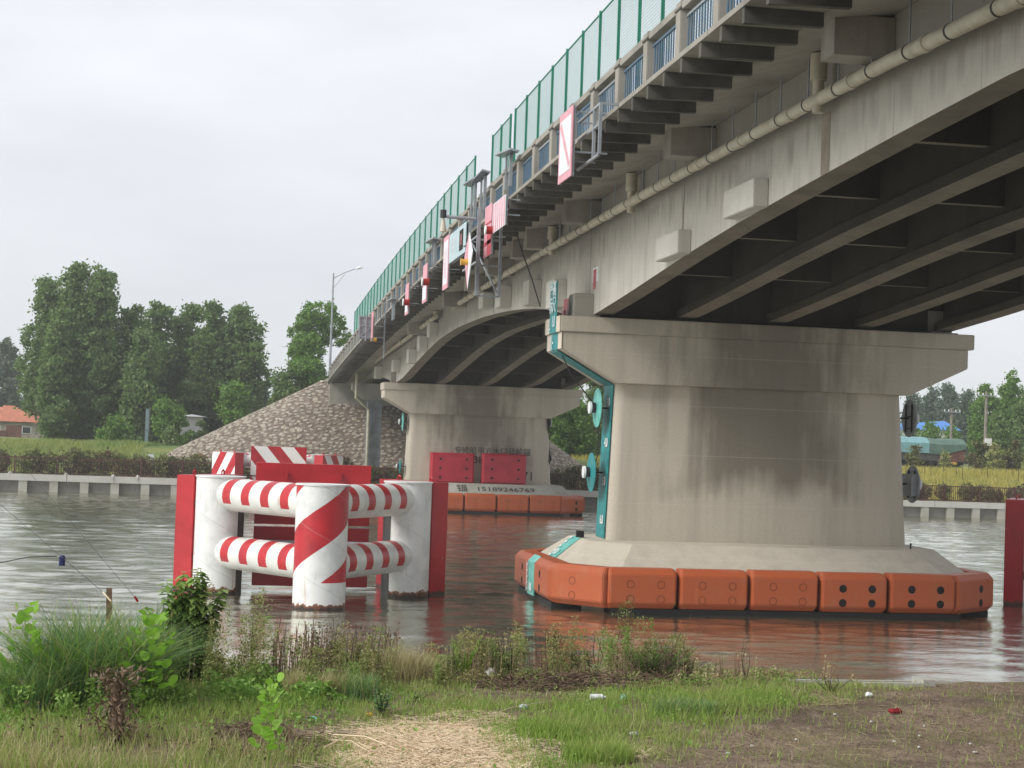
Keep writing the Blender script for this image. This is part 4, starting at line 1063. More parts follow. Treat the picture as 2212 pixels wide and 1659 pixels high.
# gauge continues on the footing slope and over the blocks
quad_strip([(PX0+.88, Yc+.35, 1.76), (PX0+.13, Yc+.35, 1.14)], (0, 1, 0), .95, .02, M['teal_light'], 'footing_board', gb)
quad_strip([(PX0-.46, Yc+.05, .12), (PX0-.46, Yc+.05, 1.04), (PX0-.27, Yc+.05, 1.22)], (0, 1, 0), .95, -.03, M['teal_light'], 'block_board', gb)
mb = MB(); mb.box(PX0-.505, PX0-.50, Yc+.44, Yc+.50, .18, 1.0)
for k in range(5): mb.box(PX0-.505, PX0-.50, Yc+.3, Yc+.46, .25+k*.17, .28+k*.17)
mb.obj('scale_marks', M['white'], gb); gtext('8.0', Yc-.12, .34, PX0-.5, .3, M['white'], .9)
n7 = Vector((-.62, 0, .75)).normalized()
for k in range(5):
    f = .1+.2*k; c = Vector((PX0+.88-.75*f, Yc+.62, 1.76-.62*f))+n7*.03
    mb = MB(); M4 = basis(c, (0, -1, 0), (.77, 0, .63)); mb.box(-.12, .1, -.03, .03, 0, .004); mb.obj('scale_mark', M['white'], gb, M4=M4)
text_obj('7.0', .3, basis(Vector((PX0+.3, Yc+.25, 1.30))+n7*.04, (0, -1, 0), (.77, 0, .63)), M['white'], gb, 'lettering', .01)
def disc(label, x, y, z, side, r=.6, mat='teal_light', par=None):
    """navigation mark: dish on an arm, facing along X (side -1 = left)"""
    t = thing('navigation_disc', label, 'navigation mark', (x, y, z))
    s = side; n = 30
    mb = MB(); mb.loft([[(s*.02+s*.05*(1-(q/r)**2), q*math.cos(2*math.pi*j/n), q*math.sin(2*math.pi*j/n)) for j in range(n)] for q in (r, r*.6, r*.25)]); mb.tube([(0, 0, 0), (s*.02, 0, 0)], r, n)
    smooth_by_angle(mb.obj('dish', M[mat], t))
    mb = MB(); mb.tube([(s*.04, 0, 0), (s*.19, 0, 0)], r*.26, 16); smooth_by_angle(mb.obj('lamp_body', M['dark_metal'], t))
    mb = MB(); mb.tube([(s*.19, 0, 0), (s*.25, 0, 0)], r*.31, 20); smooth_by_angle(mb.obj('lamp_lens', M['white'], t))
    mb = MB(); mb.bar((-s*.01, 0, 0), (-s*.5, 0, 0), .05, .05); mb.bar((-s*.02, -.22, -r*.75), (-s*.02, -.22, r*.75), .035); mb.bar((-s*.02, .22, -r*.75), (-s*.02, .22, r*.75), .035)
    mb.bar((-s*.03, -.25, .05), (-s*.03, .25, .05), .035); mb.bar((-s*.03, -.25, -.3), (-s*.03, .25, -.3), .03); mb.bar((-s*.45, 0, -.15), (-s*.45, 0, .15), .06)
    mb.obj('bracket_arm', M['dark_metal'], t)
    return t
def dpos(u, v, y): return ony(u, v, y)
a = dpos(1291, 881, PY0-.1); disc('upper teal warning disc on the left end of the near pier', a[0], PY0-.1, a[2], -1, .56)
a = dpos(1278, 1020, PY0-.1); disc('lower teal warning disc on the left end of the near pier', a[0], PY0-.1, a[2], -1, .56, 'teal')
a = dpos(1964, 904, PY0); disc('upper grey-backed disc on the right end of the near pier', a[0], PY0, a[2], 1, .55, 'galv')
a = dpos(1970, 1046, PY0); disc('lower grey-backed disc with a battery box on the right end of the near pier', a[0], PY0, a[2], 1, .55, 'galv')
mb = MB(); mb.box(a[0]-.17, a[0]+.02, PY0-.36, PY0+.36, a[2]-.34, a[2]+.3); mb.obj('battery_box', M['galv'], label='grey battery box strapped behind the lower right disc of the near pier', cat='battery box')
a = dpos(870, 911, FY0-.2); disc('upper small teal disc on the left end of the farther pier', a[0], FY0-.2, a[2], -1, .55, 'teal_light')
a = dpos(860, 1026+1, FY0-.2); disc('lower small teal disc on the left end of the farther pier', a[0]+.1, FY0-.2, dpos(862, 1007, FY0)[2], -1, .42, 'teal')
a = dpos(1182, 917, FY0-.2); disc('upper dark disc on the right end of the farther pier', a[0], FY0-.2, dpos(1182, 914, FY0)[2], 1, .75, 'dark_metal')
a = dpos(1184, 990, FY0-.2); disc('lower dark disc on the right end of the farther pier', a[0], FY0-.2, a[2], 1, .6, 'dark_metal')
def cable(name, pts, r, mat, label, cat='cable'):
    mb = MB(); mb.tube(pts, r, 5); return mb.obj(name, M[mat], label=label, cat=cat)
cable('cable', [ony(1212, 762, PY0-.5), ony(1235, 812, PY0-.5), ony(1283, 872, PY0-.3)], .02, 'dark_metal', 'black cable running down to the upper teal disc of the near pier')
cable('cable', [ony(1291, 905, PY0-.2), ony(1293, 975, PY0-.2), ony(1285, 1005, PY0-.2)], .015, 'dark_metal', 'black cable looping between the two teal discs')
cable('cable', [onx(1112, 488, 8.6), onx(1128, 545, 8.9), onx(1148, 600, 9.2), onx(1167, 663, 9.5)], .022, 'dark_metal', 'black cable hanging down from the deck across the pale bridge girder')
cable('cable', [ony(1957, 850, PY0), ony(1961, 866, PY0)], .015, 'teal', 'green cord above the upper right disc of the near pier')
mb = MB(); a = ony(1967, 1182, PY0-1.5); mb.tube([(a[0], PY0-1.5, 1.74), (a[0], PY0-1.5, 1.9)], .03, 6); mb.obj('iron_stub', M['dark_metal'], label='short iron stub on the right end of the near footing', cat='iron stub')
mb = MB(); mb.box(PX0+.85, PX0+1.05, Yc+.1, Yc+.3, 1.75, 1.93); mb.obj('lamp_fixture', M['near_black'], label='small black fixture at the top of the footing gauge', cat='fixture')
# red and white painted leftovers on the cap end
def face_patch(x, y0, y1, z0, z1, mat, name='paint_patch', par=np_, label=None):
    mb = MB(); mb.box(x-.006, x-.002, y0, y1, z0, z1); o = mb.obj(name, M[mat], None); o.parent = par; o.matrix_parent_inverse = par.matrix_world.inverted() if False else Matrix.Translation(-Vector(par.location)); return o
face_patch(XW, 45.15, 45.85, 8.95, 9.35, 'white'); face_patch(XW-.005, 45.4, 45.75, 8.75, 9.3, 'red')
mb = MB(); mb.box(PX0+.42, PX0+.46, PY0+.12, PY0+.9, 7.945, 8.55); mb.box(PX0+.30, PX0+.34, PY0+.2, PY0+.55, 7.945, 8.2); mb.obj('broken_sign', M['red'], label='broken red and white sign remains on the left end of the near pier cap', cat='sign')
# ------------------------------------------------------------------ farther pier: panels and writing
for i, (u0, u1, lab) in enumerate(((931, 1023, 'left crimson steel fender panel with six bolts on the farther pier'), (1042, 1135, 'right crimson steel fender panel with six bolts on the farther pier'))):
    yf_ = FY0-1.35
    a = ony(u0, 977+2*i, yf_); b = ony(u1, 1046+2*i, yf_)
    t = thing('fender_panel', lab, 'fender panel', (a[0], yf_, b[2])); w, h = b[0]-a[0], a[2]-b[2]
    mb = MB(); mb.loft([[(.12, -.12, .12), (w-.12, -.12, .12), (w-.12, -.12, h-.12), (.12, -.12, h-.12)], [(0, .0, 0), (w, .0, 0), (w, .0, h), (0, .0, h)], [(0, .5, 0), (w, .5, 0), (w, .5, h), (0, .5, h)]])
    mb.obj('plate', M['crimson'], t)
    for x in (.22, .82):
        for z in (.2, .5, .8):
            mb = MB(); mb.tube([(w*x, -.118, h*z), (w*x, -.16, h*z)], .07, 10); mb.obj('bolt', M['hole'], t)
    mb = MB(); mb.tube([(w*.5-.08, .25, h), (w*.5, .25, h+.12), (w*.5+.08, .25, h)], .03, 6); mb.obj('lifting_lug', M['crimson'], t)
wr = thing('wall_writing', 'black hand-painted characters and phone number on the farther pier', 'wall writing', (0, 0, 0))
def wtext(s, u, v, y, size, up=(0, 0, 1), sx=1.):
    a = ony(u, v, y); return text_obj(s, size, basis(a, (1, 0, 0), up), M['black_ink'], wr, 'lettering', .0, sx, depth=.001)
ysh = FY0-.835
wtext('专修船甲方水口蓝轮锚', 1064, 976, ysh, .5, sx=.95); wtext('38', 1033, 994, ysh, .62); wtext('71', 1141, 1030, ysh, .75)
sl = Vector((0, 1.05, .62)).normalized()
def ftext(s, u, size, sx=1.):
    # on the sloping face of the footing, between y=-3.35 z=1.12 and y=-2.3 z=1.74
    c = ony(u, 1061, FY0-2.83); c = Vector((c[0], FY0-2.83-.012, 1.43+.02)); return text_obj(s, size, basis(c, (1, 0, 0), sl), M['black_ink'], wr, 'lettering', .0, sx, depth=.001)
ftext('锚', 998, .85, .8); ftext('15189246769', 1092, .62, 1.05)
# ------------------------------------------------------------------ signs along the bridge
def sign_panel(name, label, cat, Y0, Y1, z0, z1, x, mat, frame=True):
    t = thing(name, label, cat, (x, Y0, z0)); w = Y1-Y0; h = z1-z0
    mb = MB(); mb.box(-.012, .012, 0, w, 0, h); mb.obj('panel', M[mat], t)
    if frame:
        mb = MB()
        for y in (.04, w-.04): mb.bar((.04, y, 0), (.04, y, h), .04); 
        for z in (.05, h*.5, h-.05): mb.bar((.04, 0, z), (.04, w, z), .035)
        for z in (h*.35, h-.12):
            for y in (.1, w-.1): mb.bar((.04, y, z), (XE+.05-x, y, z), .035)
        mb.obj('frame', M['galv'], t)
    return t, w, h
SX = 7.1
def sp(pts, x=SX):
    P = [onx(*p, x) for p in pts]; return P
P = sp([(1211, 252), (1239, 227), (1237, 377), (1207, 400)], 6.75)
t, w, h = sign_panel('navigation_sign', 'large faded pink bordered sign with a diagonal bar hung outside the railing', 'sign', P[1][1], P[0][1], P[2][2], P[0][2], 6.75, 'pink')
mb = MB(); mb.box(-.018, -.013, .11, w-.11, .16, h-.16); mb.obj('white_field', M['signwhite'], t)
mb = MB(); mb.prism([(-.022, .13, .28), (-.022, .25, .2), (-.022, w-.13, h-.28), (-.022, w-.25, h-.2)], (.003, 0, 0)); mb.obj('diagonal_bar', M['pink'], t)
mb = MB(); 
for y in (-1.0, -.45): mb.bar((.35, y, .3), (.35, y, h*.9), .06)
for z in (.3, h*.62, h*.9): mb.bar((.35, w*.8, z), (.35, -1.0, z), .05)
mb.bar((.35, -1., h*.9), (XE-6.75+.1, -1., h*.9), .05)
mb.obj('bracing', M['galv'], t)
P = sp([(1066, 442), (1093, 422), (1093, 484), (1064, 502)])
t, w, h = sign_panel('striped_board', 'pink and white striped board facing the river beside the red marker board', 'sign', P[1][1], P[0][1], P[2][2], P[0][2], SX, 'signwhite')
for k in range(6):
    mb = MB(); y = w*(.03+.165*k); mb.prism([(-.017, y, 0.02), (-.017, y+w*.09, .02), (-.017, y+w*.09-.03, h*.5), (-.017, y+w*.09+.05, h-.02), (-.017, y+.05, h-.02), (-.017, y-.03+.0, h*.5)], (.004, 0, 0)); mb.obj('stripe', M['pink'], t)
P = sp([(1049, 450), (1064, 437), (1064, 546), (1046, 558)])
t, w, h = sign_panel('red_board', 'red and pink tall board with a round red lamp on it', 'sign', P[1][1], P[0][1], P[2][2], P[0][2], SX, 'pink')
mb = MB(); mb.box(-.018, -.013, .0, w*.55, 0, h*.5); mb.box(-.018, -.013, .0, w, h*.22, h*.3); mb.box(-.018, -.013, 0, w, h*.62, h*.66); mb.obj('red_print', M['red'], t)
def drum_lamp(label, u, v, x, r, mat, L=.42):
    a = onx(u, v, x); t = thing('signal_lamp', label, 'signal lamp', tuple(a))
    mb = MB(); mb.tube([(L*.5, 0, 0), (-L*.35, 0, 0)], r*.85, 20); smooth_by_angle(mb.obj('body', M[mat], t))
    mb = MB(); mb.tube([(L*.5, 0, 0), (L*.62, 0, 0)], r, 20); smooth_by_angle(mb.obj('rim', M[mat], t))
    mb = MB(); mb.tube([(-L*.35, 0, 0), (-L*.5, 0, 0)], r, 20); smooth_by_angle(mb.obj('front_cover', M['white'] if mat == 'redlamp' else M[mat], t))
drum_lamp('large round red lamp on the red and pink board above the river', 1055, 497, SX-.12, .13, 'redlamp', .2)
P = sp([(960, 515), (971, 509), (969, 620), (959, 627)])
t, w, h = sign_panel('white_board', 'narrow tall white board with pink border left of the speed display', 'sign', P[1][1], P[0][1], P[2][2], P[0][2], SX, 'pink')
mb = MB(); mb.box(-.018, -.013, .12, w-.12, .16, h-.16); mb.obj('white_field', M['signwhite'], t)
mb = MB(); mb.box(-.022, -.019, w*.38, w*.46, .35, h-.4); mb.box(-.022, -.019, w*.62, w*.68, .35, h-.5); mb.obj('faded_lines', M['pink'], t)
P = sp([(972, 509), (1008, 476), (1005, 544), (971, 568)])
t, w, h = sign_panel('speed_display', 'pale blue electronic display board with red digits above the river', 'display', P[1][1], P[0][1], P[2][2], P[0][2], SX, 'signblue')
mb = MB(); mb.box(.0125, .16, 0.02, w-.02, 0.02, h-.02); mb.obj('housing', M['galv'], t)
mb = MB(); mb.box(-.018, -.013, w*.14, w*.36, h*.15, h*.85); mb.obj('digit_window', M['hole'], t)
text_obj('88', .5, basis((-.022, w*.25, h*.5), (0, -1, 0), (0, 0, 1)), M['redlamp'], t, 'lettering', .01, .75)
for k, col_ in enumerate(('净空', '高度', '水位')):
    for j, ch_ in enumerate(col_): text_obj(ch_, .3, basis((-.018, w*(.85-.14*k), h*(.66-.3*j)), (0, -1, 0), (0, 0, 1)), M['signwhite'], t, 'lettering', .0, 1.)
P = sp([(1010, 505), (1003, 556), (1020, 556), (1011, 624)], 6.6)
t = thing('diamond_board', 'pink and white diamond board with a round amber lamp in front', 'sign', (6.6, (P[1][1]+P[2][1])/2, P[1][2]))
hh, ww = P[0][2]-P[1][2], abs(P[1][1]-P[2][1])/2; lo = P[1][2]-P[3][2]
mb = MB(); mb.prism([(0, 0, hh), (0, ww, 0), (0, 0, -lo)], (.02, 0, 0)); mb.obj('left_half', M['pink'], t)
mb = MB(); mb.prism([(0, 0, hh), (0, 0, -lo), (0, -ww, 0)], (.02, 0, 0)); mb.obj('right_half', M['signwhite'], t)
drum_lamp('round amber lamp standing out from the diamond board', 1003, 566, 6.5, .1, 'amber', .22)
# gantry of the display
g0 = onx(1033, 470, 6.9); t = thing('sign_gantry', 'grey steel gantry with pipe arm and solar lamp holding the display boards', 'gantry', (0, 0, 0))
ax = onx(1036, 452, 6.95); bx_ = onx(1036, 635, 6.95)
mb = MB(); mb.bar((6.95, ax[1], ax[2]), (6.95, ax[1], bx_[2]), .1); mb.bar((7.6, ax[1], ax[2]-.1), (7.6, ax[1], bx_[2]), .08)
for f in (.0, .35, .65, 1.): z = ax[2]+(bx_[2]-ax[2])*f; mb.bar((6.95, ax[1], z), (7.6, ax[1], z), .05)
for f in (.3, .6): z = ax[2]+(bx_[2]-ax[2])*f; mb.bar((6.95, ax[1], z), (6.95, ax[1]+3.0, z), .05)
mb.bar((7.6, ax[1], bx_[2]), (6.95, ax[1]+1.6, ax[2]-.7), .04); mb.obj('frame', M['galv'], t)
e1 = ony(965, 468, ax[1]); e2 = ony(1027, 473, ax[1])
mb = MB(); mb.tube([tuple(e2), tuple(e1)], .05, 10); mb.obj('pipe_arm', M['galv'], t)
l0 = ony(958, 455, ax[1]); l1 = ony(957, 500, ax[1])
mb = MB(); mb.tube([(l0[0], l0[1], l0[2]+.02), (l0[0], l0[1], l0[2]-.2)], .09, 10); mb.tube([tuple(e1), (l0[0], l0[1], e1[2]+.05)], .02, 6); mb.obj('lantern', M['dark_metal'], t)
mb = MB(); mb.tube([(l0[0], l0[1], l0[2]-.22), tuple(l1)], [.04, .1], 10); mb.obj('horn', M['pvc'], t)
# solar panels on the railing
for i, (u0, v0, u1, v1, lab) in enumerate([(1006, 402, 1034, 384, 'lower solar panel on two grey posts in the fence gap'), (1028, 392, 1053, 366, 'upper solar panel on grey posts in the fence gap'),
                                          (1067, 341, 1126, 318, 'solar panel behind the short piece of mesh fence'), (921, 527, 948, 512, 'solar panel above the railing beside the display boards'), (833, 656, 862, 640, 'farthest solar panel above the railing')]):
    x = 7.3; a = onx(u0, v0, x); b = onx(u1, v1, x)
    ym = (a[1]+b[1])/2; zm = (a[2]+b[2])/2; L = min(2.6, abs(a[1]-b[1])*.8)
    t = thing('solar_panel', lab, 'solar panel', (x, ym, zm))
    sl_ = math.atan2(b[2]-a[2], b[1]-a[1])
    M4 = Matrix.Rotation(sl_, 4, 'X') @ Matrix.Rotation(R(-12), 4, 'Y')
    mb = MB(); mb.box(-.13, .13, -L/2, L/2, -.02, .03); mb.obj('panel', M['galv'], t, M4=M4)
    mb = MB(); mb.box(-.12, .12, -L/2+.03, L/2-.03, .031, .036); mb.obj('cells', M['glass'], t, M4=M4)
    mb = MB(); hz = zm-dz(ym)-.5
    mb.bar((.08, -.25, -.03), (.08, -.25, -max(.6, hz)-.3), .09); mb.obj('support_post', M['galv'], t)
    mb = MB(); mb.bar((.08, .5, -.03), (.08, .5, -max(.6, hz)-.3), .06); mb.obj('support_post', M['galv'], t)
# farther boards
for i, ((u0, v0), (u1, v1), v2, v3, lab, lamp) in enumerate([((915, 575), (924, 567), 649, 655, 'faded pink tall board with a round red lamp, third from the display', (918, 609)),
        ((877, 616), (884, 606), 676, 684, 'faded pink tall board with a small round red lamp, farther down the bridge', (876, 653))]):
    P = sp([(u0, v0), (u1, v1), (u1, v2), (u0, v3)])
    t, w, h = sign_panel('marker_board', lab, 'sign', P[1][1], P[0][1], P[2][2], P[0][2], SX, 'pink')
    mb = MB(); mb.box(-.018, -.013, .1, w-.1, .1, h*.42); mb.obj('white_field', M['signwhite'], t)
    drum_lamp('round red lamp on the '+('nearer' if i == 0 else 'farther')+' faded pink marker board', lamp[0], lamp[1], SX-.12, .15, 'redlamp', .24)
# grey back of a big board near the far end
a = ony(777, 684, 80.0); b = ony(803, 733, 80.0)
t = thing('traffic_board', 'large grey back of a river traffic board near the far end of the bridge', 'sign', (a[0], 80., b[2])); w = b[0]-a[0]; h = a[2]-b[2]
mb = MB(); mb.box(0, w+.1, 0, .05, 0, h); mb.obj('panel', M['galv'], t)
mb = MB()
for x in (0, w*.5, w): mb.bar((x, -.04, -.1), (x, -.04, h+.1), .07)
for z in (.1, h*.6, h): mb.bar((0, -.04, z), (w+.6, -.04, z), .05)
mb.bar((0, -.04, .1), (w, -.04, h*.6), .05); mb.bar((w+.6, 0, h+.3), (w+.6, 0, -.9), .06); mb.obj('frame', M['galv'], t)
a = ony(808, 683, 79.); b = ony(817, 731, 79.)
mb = MB(); mb.box(0, .03, 0, .8, 0, a[2]-b[2]+.2); mb.obj('pink_board', M['pink'], M4=Matrix.Translation((a[0]-.05, 79., b[2])), label='small faded pink board right beside the grey traffic board', cat='sign')
drum_lamp('amber lamp below the pink board near the far end of the bridge', 806, 733, 7.0, .12, 'amber', .26)
# lamp post
lb = ony(712, 812, 142); lt_ = ony(722, 590, 142); lh = ony(783, 579, 142)
t = thing('street_lamp', 'tall grey street lamp with one curved arm on the approach embankment', 'street lamp', (lb[0], 142, 8.0))
H_ = lt_[2]-8.0; ar = lh[0]-lb[0]
mb = MB(); mb.tube([(0, 0, 0), (0, 0, H_*.5), (0, 0, H_)], [.12, .09, .06], 10); smooth_by_angle(mb.obj('pole', M['galv'], t))
mb = MB(); mb.tube([(0, 0, H_-.45), (ar*.35, 0, H_+.05), (ar*.8, 0, lh[2]-8.05)], .035, 6); mb.tube([(0, 0, H_-1.3), (ar*.2, 0, H_-.7), (ar*.4, 0, H_+.02)], .025, 6); mb.obj('arm', M['galv'], t)
mb = MB(); mb.tube([(ar*.75, 0, lh[2]-8.1), (ar*.9, 0, lh[2]-7.98), (ar*1.02, 0, lh[2]-7.97)], [.05, .14, .05], 8); mb.obj('lamp_head', M['white'], t)
# ------------------------------------------------------------------ far left bank details
def house(label, u0, u1, vtop, veave, vbase, Y, depth, wallm, roofm, wins=2, hip=True, name='house'):
    a = ony(u0, veave, Y); b = ony(u1, veave, Y); zb = ony(u0, vbase, Y)[2]; ztp = ony((u0+u1)/2, vtop, Y)[2]
    t = thing(name, label, 'house', (a[0], Y, zb)); w = b[0]-a[0]; h = a[2]-zb; rh = ztp-a[2]
    mb = MB(); mb.box(0, w, 0, depth, 0, h); wl = mb.obj('wall', M[wallm], t)
    ov = .4; rp = [(-ov, -ov, h), (w+ov, -ov, h), (w+ov, depth+ov, h), (-ov, depth+ov, h)]
    k = min(w*.5, depth*.5)*(.9 if hip else .0)
    mb = MB(); mb.add(rp+[(k, depth/2, h+rh), (w-k, depth/2, h+rh)], [(0, 1, 5, 4), (2, 3, 4, 5), (1, 2, 5), (3, 0, 4), (3, 2, 1, 0)]); rf = mb.obj('roof', M[roofm], t)
    if roofm == 'tile':   # courses of tiles: rows that step
        mb = MB(); n = 10
        for i in range(n):
            f = i/n; y = -ov+(depth/2+ov)*f; z = h+rh*f; xa = -ov+(k+ov)*f; xb_ = w+ov-(k+ov)*f; m = max(2, int((xb_-xa)/.45))
            for j in range(m):
                x0 = xa+(xb_-xa)*j/m; x1 = xa+(xb_-xa)*(j+1)/m-.04
                mb.add([(x0, y-.03, z+.03), (x1, y-.03, z+.03), (x1, y+(depth/2+ov)/n, z+rh/n+.05), (x0, y+(depth/2+ov)/n, z+rh/n+.05)], [(0, 1, 2, 3)])
        mb.obj('roof_tiles', M['tile'], rf, kind='stuff')
    for i in range(wins):
        x = w*(i+.6)/(wins+.2)
        mb = MB(); mb.box(x-.5, x+.5, -.06, -.002, h*.35, h*.75); f_ = mb.obj('window', M['whitewall'], t)
        mb = MB(); mb.box(x-.42, x+.42, -.075, -.062, h*.38, h*.72); mb.obj('pane', M['glass'], f_)
    return t
house('orange-tiled hip-roofed house at the far left edge of the far bank', -60, 78, 876, 908, 946, 190, 8, 'render_wall', 'tile', 4)
house('second orange-tiled roof peeping out behind the first house', 40, 98, 884, 903, 940, 205, 7, 'render_wall', 'tile', 1)
house('low house with orange roof half hidden by the poplars', 82, 128, 909, 916, 940, 178, 5, 'render_wall', 'tile', 1)
gw = thing('garden_wall', 'broken low brick and rendered garden wall in front of the orange-roofed houses', 'wall', (0, 172, 0))
for i, (u0, u1, v0, mt) in enumerate([(-40, 14, 928, 'brickwall'), (14, 45, 918, 'brickwall'), (46, 60, 938, 'render_wall'), (62, 74, 936, 'render_wall'), (76, 88, 939, 'render_wall'), (90, 108, 936, 'render_wall')]):
    a = ony(u0, v0, 172); b = ony(u1, 952, 172); mb = MB(); mb.box(a[0], b[0], 0, .3, b[2]-.4, a[2]); mb.obj('wall_section', M[mt], gw)
house('low white building between the poplar row and the stone cone', 391, 438, 895, 899, 962, 149, 3, 'whitewall', 'whitewall', 0)
a = ony(319, 883, 132); z0 = zf(a[0], 132)
t = thing('concrete_post', 'bare blue-grey post standing on the berm before the big poplars', 'post', (a[0], 132, z0))
mb = MB(); mb.box(-.13, .13, -.1, .1, -.1, a[2]-z0); mb.obj('shaft', plain('blue_grey_post_paint', (.22, .3, .31), .8, .3, 2), t)
mb = MB(); mb.tube([(.17, 0, 1.), (.17, 0, a[2]-z0+.1)], .025, 6); mb.obj('side_pipe', M['galv'], t)
a = ony(326, 996-5, 115); mb = MB(); mb.box(-.18, .18, 0, .03, 0, .55); mb.box(-.03, .03, 0, .03, -.9, 0)
mb.obj('marker_sign', M['white'], M4=Matrix.Translation((a[0], 115., a[2]-.25)), label='tiny white marker sign sticking out above the far hedge', cat='marker sign')
for i, (u, v) in enumerate([(22, 0), (143, 0), (245, 0), (298, 0)]):
    a = ony(u, 1020, 112.2); mb = MB(); mb.tube([(a[0]-.1, 112.25, 1.13), (a[0], 112.2, 1.22), (a[0]+.12, 112.25, 1.14)], [.06, .08, .05], 7)
    if i > 1: mb.tube([(a[0], 112.2, 1.2), (a[0]+.02, 111.96, 1.1), (a[0], 111.95, .8)], [.05, .05, .03], 6)
    mb.obj('rag', M['conc_beam'], label=['leftmost dirty pale rag on the far quay beam', 'dirty pale rag on the far quay beam left of the white marker', 'pale rag hanging down the far quay beam below the hedge', 'rightmost pale rag hanging on the far quay beam'][i], cat='rag', group='rags on the far quay beam')
a = onz(152, 1059, 0); mb = MB(); mb.loft([[(a[0]+r_*1.5*math.cos(t_), a[1]-1+r_*math.sin(t_), z) for t_ in np.linspace(0, 2*math.pi, 9)[:-1]] for r_, z in ((.3, -.05), (.34, .05), (.2, .16))]); mb.obj('foam_float', M['white'], label='white foam lump floating at the foot of the far quay', cat='float')
t = thing('field_cart', 'rusty red clump of scrap on the berm by the stone cone', 'scrap', (*ony(433, 972, 119)[:2], 2.3))
mb = MB(); mb.tube([(-.45, 0, .1), (0, 0, .28), (.35, 0, .15)], [.14, .2, .12], 7); mb.obj('heap', plain('terracotta_scrap', (.3, .12, .08), .8, .4, 6), t)
cf = thing('wire_fence', 'thin rusty wire fence across the toe of the stone cone', 'fence', (0, 0, 0))
for i in range(9):
    a = ony(375+i*19, 950, 118.6); zz = max(zcone(a[0], 118.6), zf(a[0], 118.6)); mb = MB(); mb.bar((a[0], 118.6, zz-.1), (a[0], 118.6, zz+1.3), .035); mb.obj('post', M['rust'], cf)
mb = MB()
a0, a1 = ony(375, 950, 118.6), ony(375+8*19, 950, 118.6)
for z in (.5, 1.2): mb.bar((a0[0], 118.6, zf(a0[0], 118.6)+z), (a1[0], 118.6, zf(a1[0], 118.6)+z), .02)
mb.obj('wire', M['rust'], cf)
# ------------------------------------------------------------------ far right bank details
a = ony(1915, 943, 150); b = ony(2085, 950, 150); c = ony(2085, 1018, 150)
t = thing('covered_truck', 'long parked truck body under a green tarpaulin on the far right bank', 'truck', (a[0], 150, 0)); w = b[0]-a[0]
zt_, zb = b[2], c[2]
mb = MB(); mb.box(0, w, 0, 2.6, zb+.9, zt_-1.2); mb.obj('cargo_body', plain('dark_grey_cargo_side', (.09, .085, .08), .8, .3, 1.5), t)
mb = MB(); mb.box(w-2.6, w+.02, -.02, 2.62, zb+.9, zt_-.9); mb.obj('tail_panel', M['brickwall'], t)
mb = MB(); ys_ = [(-.12, zt_-1.45), (-.1, zt_-.5), (.5, zt_-.05), (1.3, zt_+.08), (2.1, zt_-.05), (2.7, zt_-.5), (2.72, zt_-1.4)]
mb.loft([[(x, y, z+.05*math.sin(x*2)) for y, z in ys_]+[(x, 1.3, zt_-1.2)] for x in np.linspace(4., w-2.2, 12)]+[[(w+.1, y, max(z, zt_-.9)) for y, z in ys_]+[(w+.1, 1.3, zt_-.9)]]); mb.obj('tarpaulin', M['tarp'], t)
mb = MB(); mb.loft([[(x, y*1.02, z+.06) for y, z in ys_]+[(x, 1.3, zt_-1.)] for x in (0, 2, 4.3)]); mb.obj('cyan_tarpaulin', M['tarp2'], t)
mb = MB(); mb.box(0, w, .3, 2.3, zb+.55, zb+.88); mb.obj('chassis', M['near_black'], t)
for x in (1, 2.3, w-3.4, w-2.2):
    mb = MB(); mb.tube([(x, .1, zb+.45), (x, 2.5, zb+.45)], .48, 16); mb.obj('wheel', M['near_black'], t)
mb = MB(); mb.box(w-1.6, w-.8, -.05, 0, zb+.6, zb+.85); mb.obj('amber_light', M['amber'], t)
a = ony(1930, 918, 210); b = ony(2068, 912, 210); 
t = thing('shed', 'long white shed with a bright blue sheet roof behind the bushes', 'shed', (a[0], 210, 0)); w = b[0]-a[0]
mb = MB(); mb.box(0, w, 0, 10, 3, a[2]-.6); mb.obj('wall', M['whitewall'], t)
mb = MB(); mb.add([(-.4, -.5, a[2]-.6), (w+.4, -.5, a[2]-.4), (w+.4, 5, a[2]+.9), (-.4, 5, a[2]-.0), (-.4, 10.5, a[2]-.6), (w+.4, 10.5, a[2]-.4)], [(0, 1, 2, 3), (3, 2, 5, 4), (0, 3, 4), (1, 5, 2)]); mb.obj('roof', M['blueroof'], t)
for i, (u, vt, vb, Y, lab) in enumerate([(2131, 846, 1000, 149, 'weathered utility pole with a crossarm among the bushes on the right'), (2056, 882, 990, 165, 'farther short utility pole left of the weathered one')]):
    a = ony(u, vt, Y); z0 = zf(a[0], Y); t = thing('utility_pole', lab, 'utility pole', (a[0], Y, z0)); h = a[2]-z0
    mb = MB(); mb.tube([(0, 0, -.2), (0, 0, h)], [.2, .13], 8); mb.obj('pole', plain('grey_wood_pole', (.27, .24, .2), .9, .3, 3), t)
    mb = MB(); mb.bar((-.95, -.15, h-.4), (.95, -.15, h-.4), .11); mb.obj('crossarm', M['galv'], t)
    for x in (-.85, -.4, .4, .85):
        mb = MB(); mb.tube([(x, -.15, h-.34), (x, -.15, h-.14)], .06, 6); mb.obj('insulator', M['whitewall'], t)
    if i == 0:
        mb = MB(); mb.box(-.15, .5, -.35, -.2, h*.33, h*.42); mb.obj('meter_box', M['whitewall'], t)
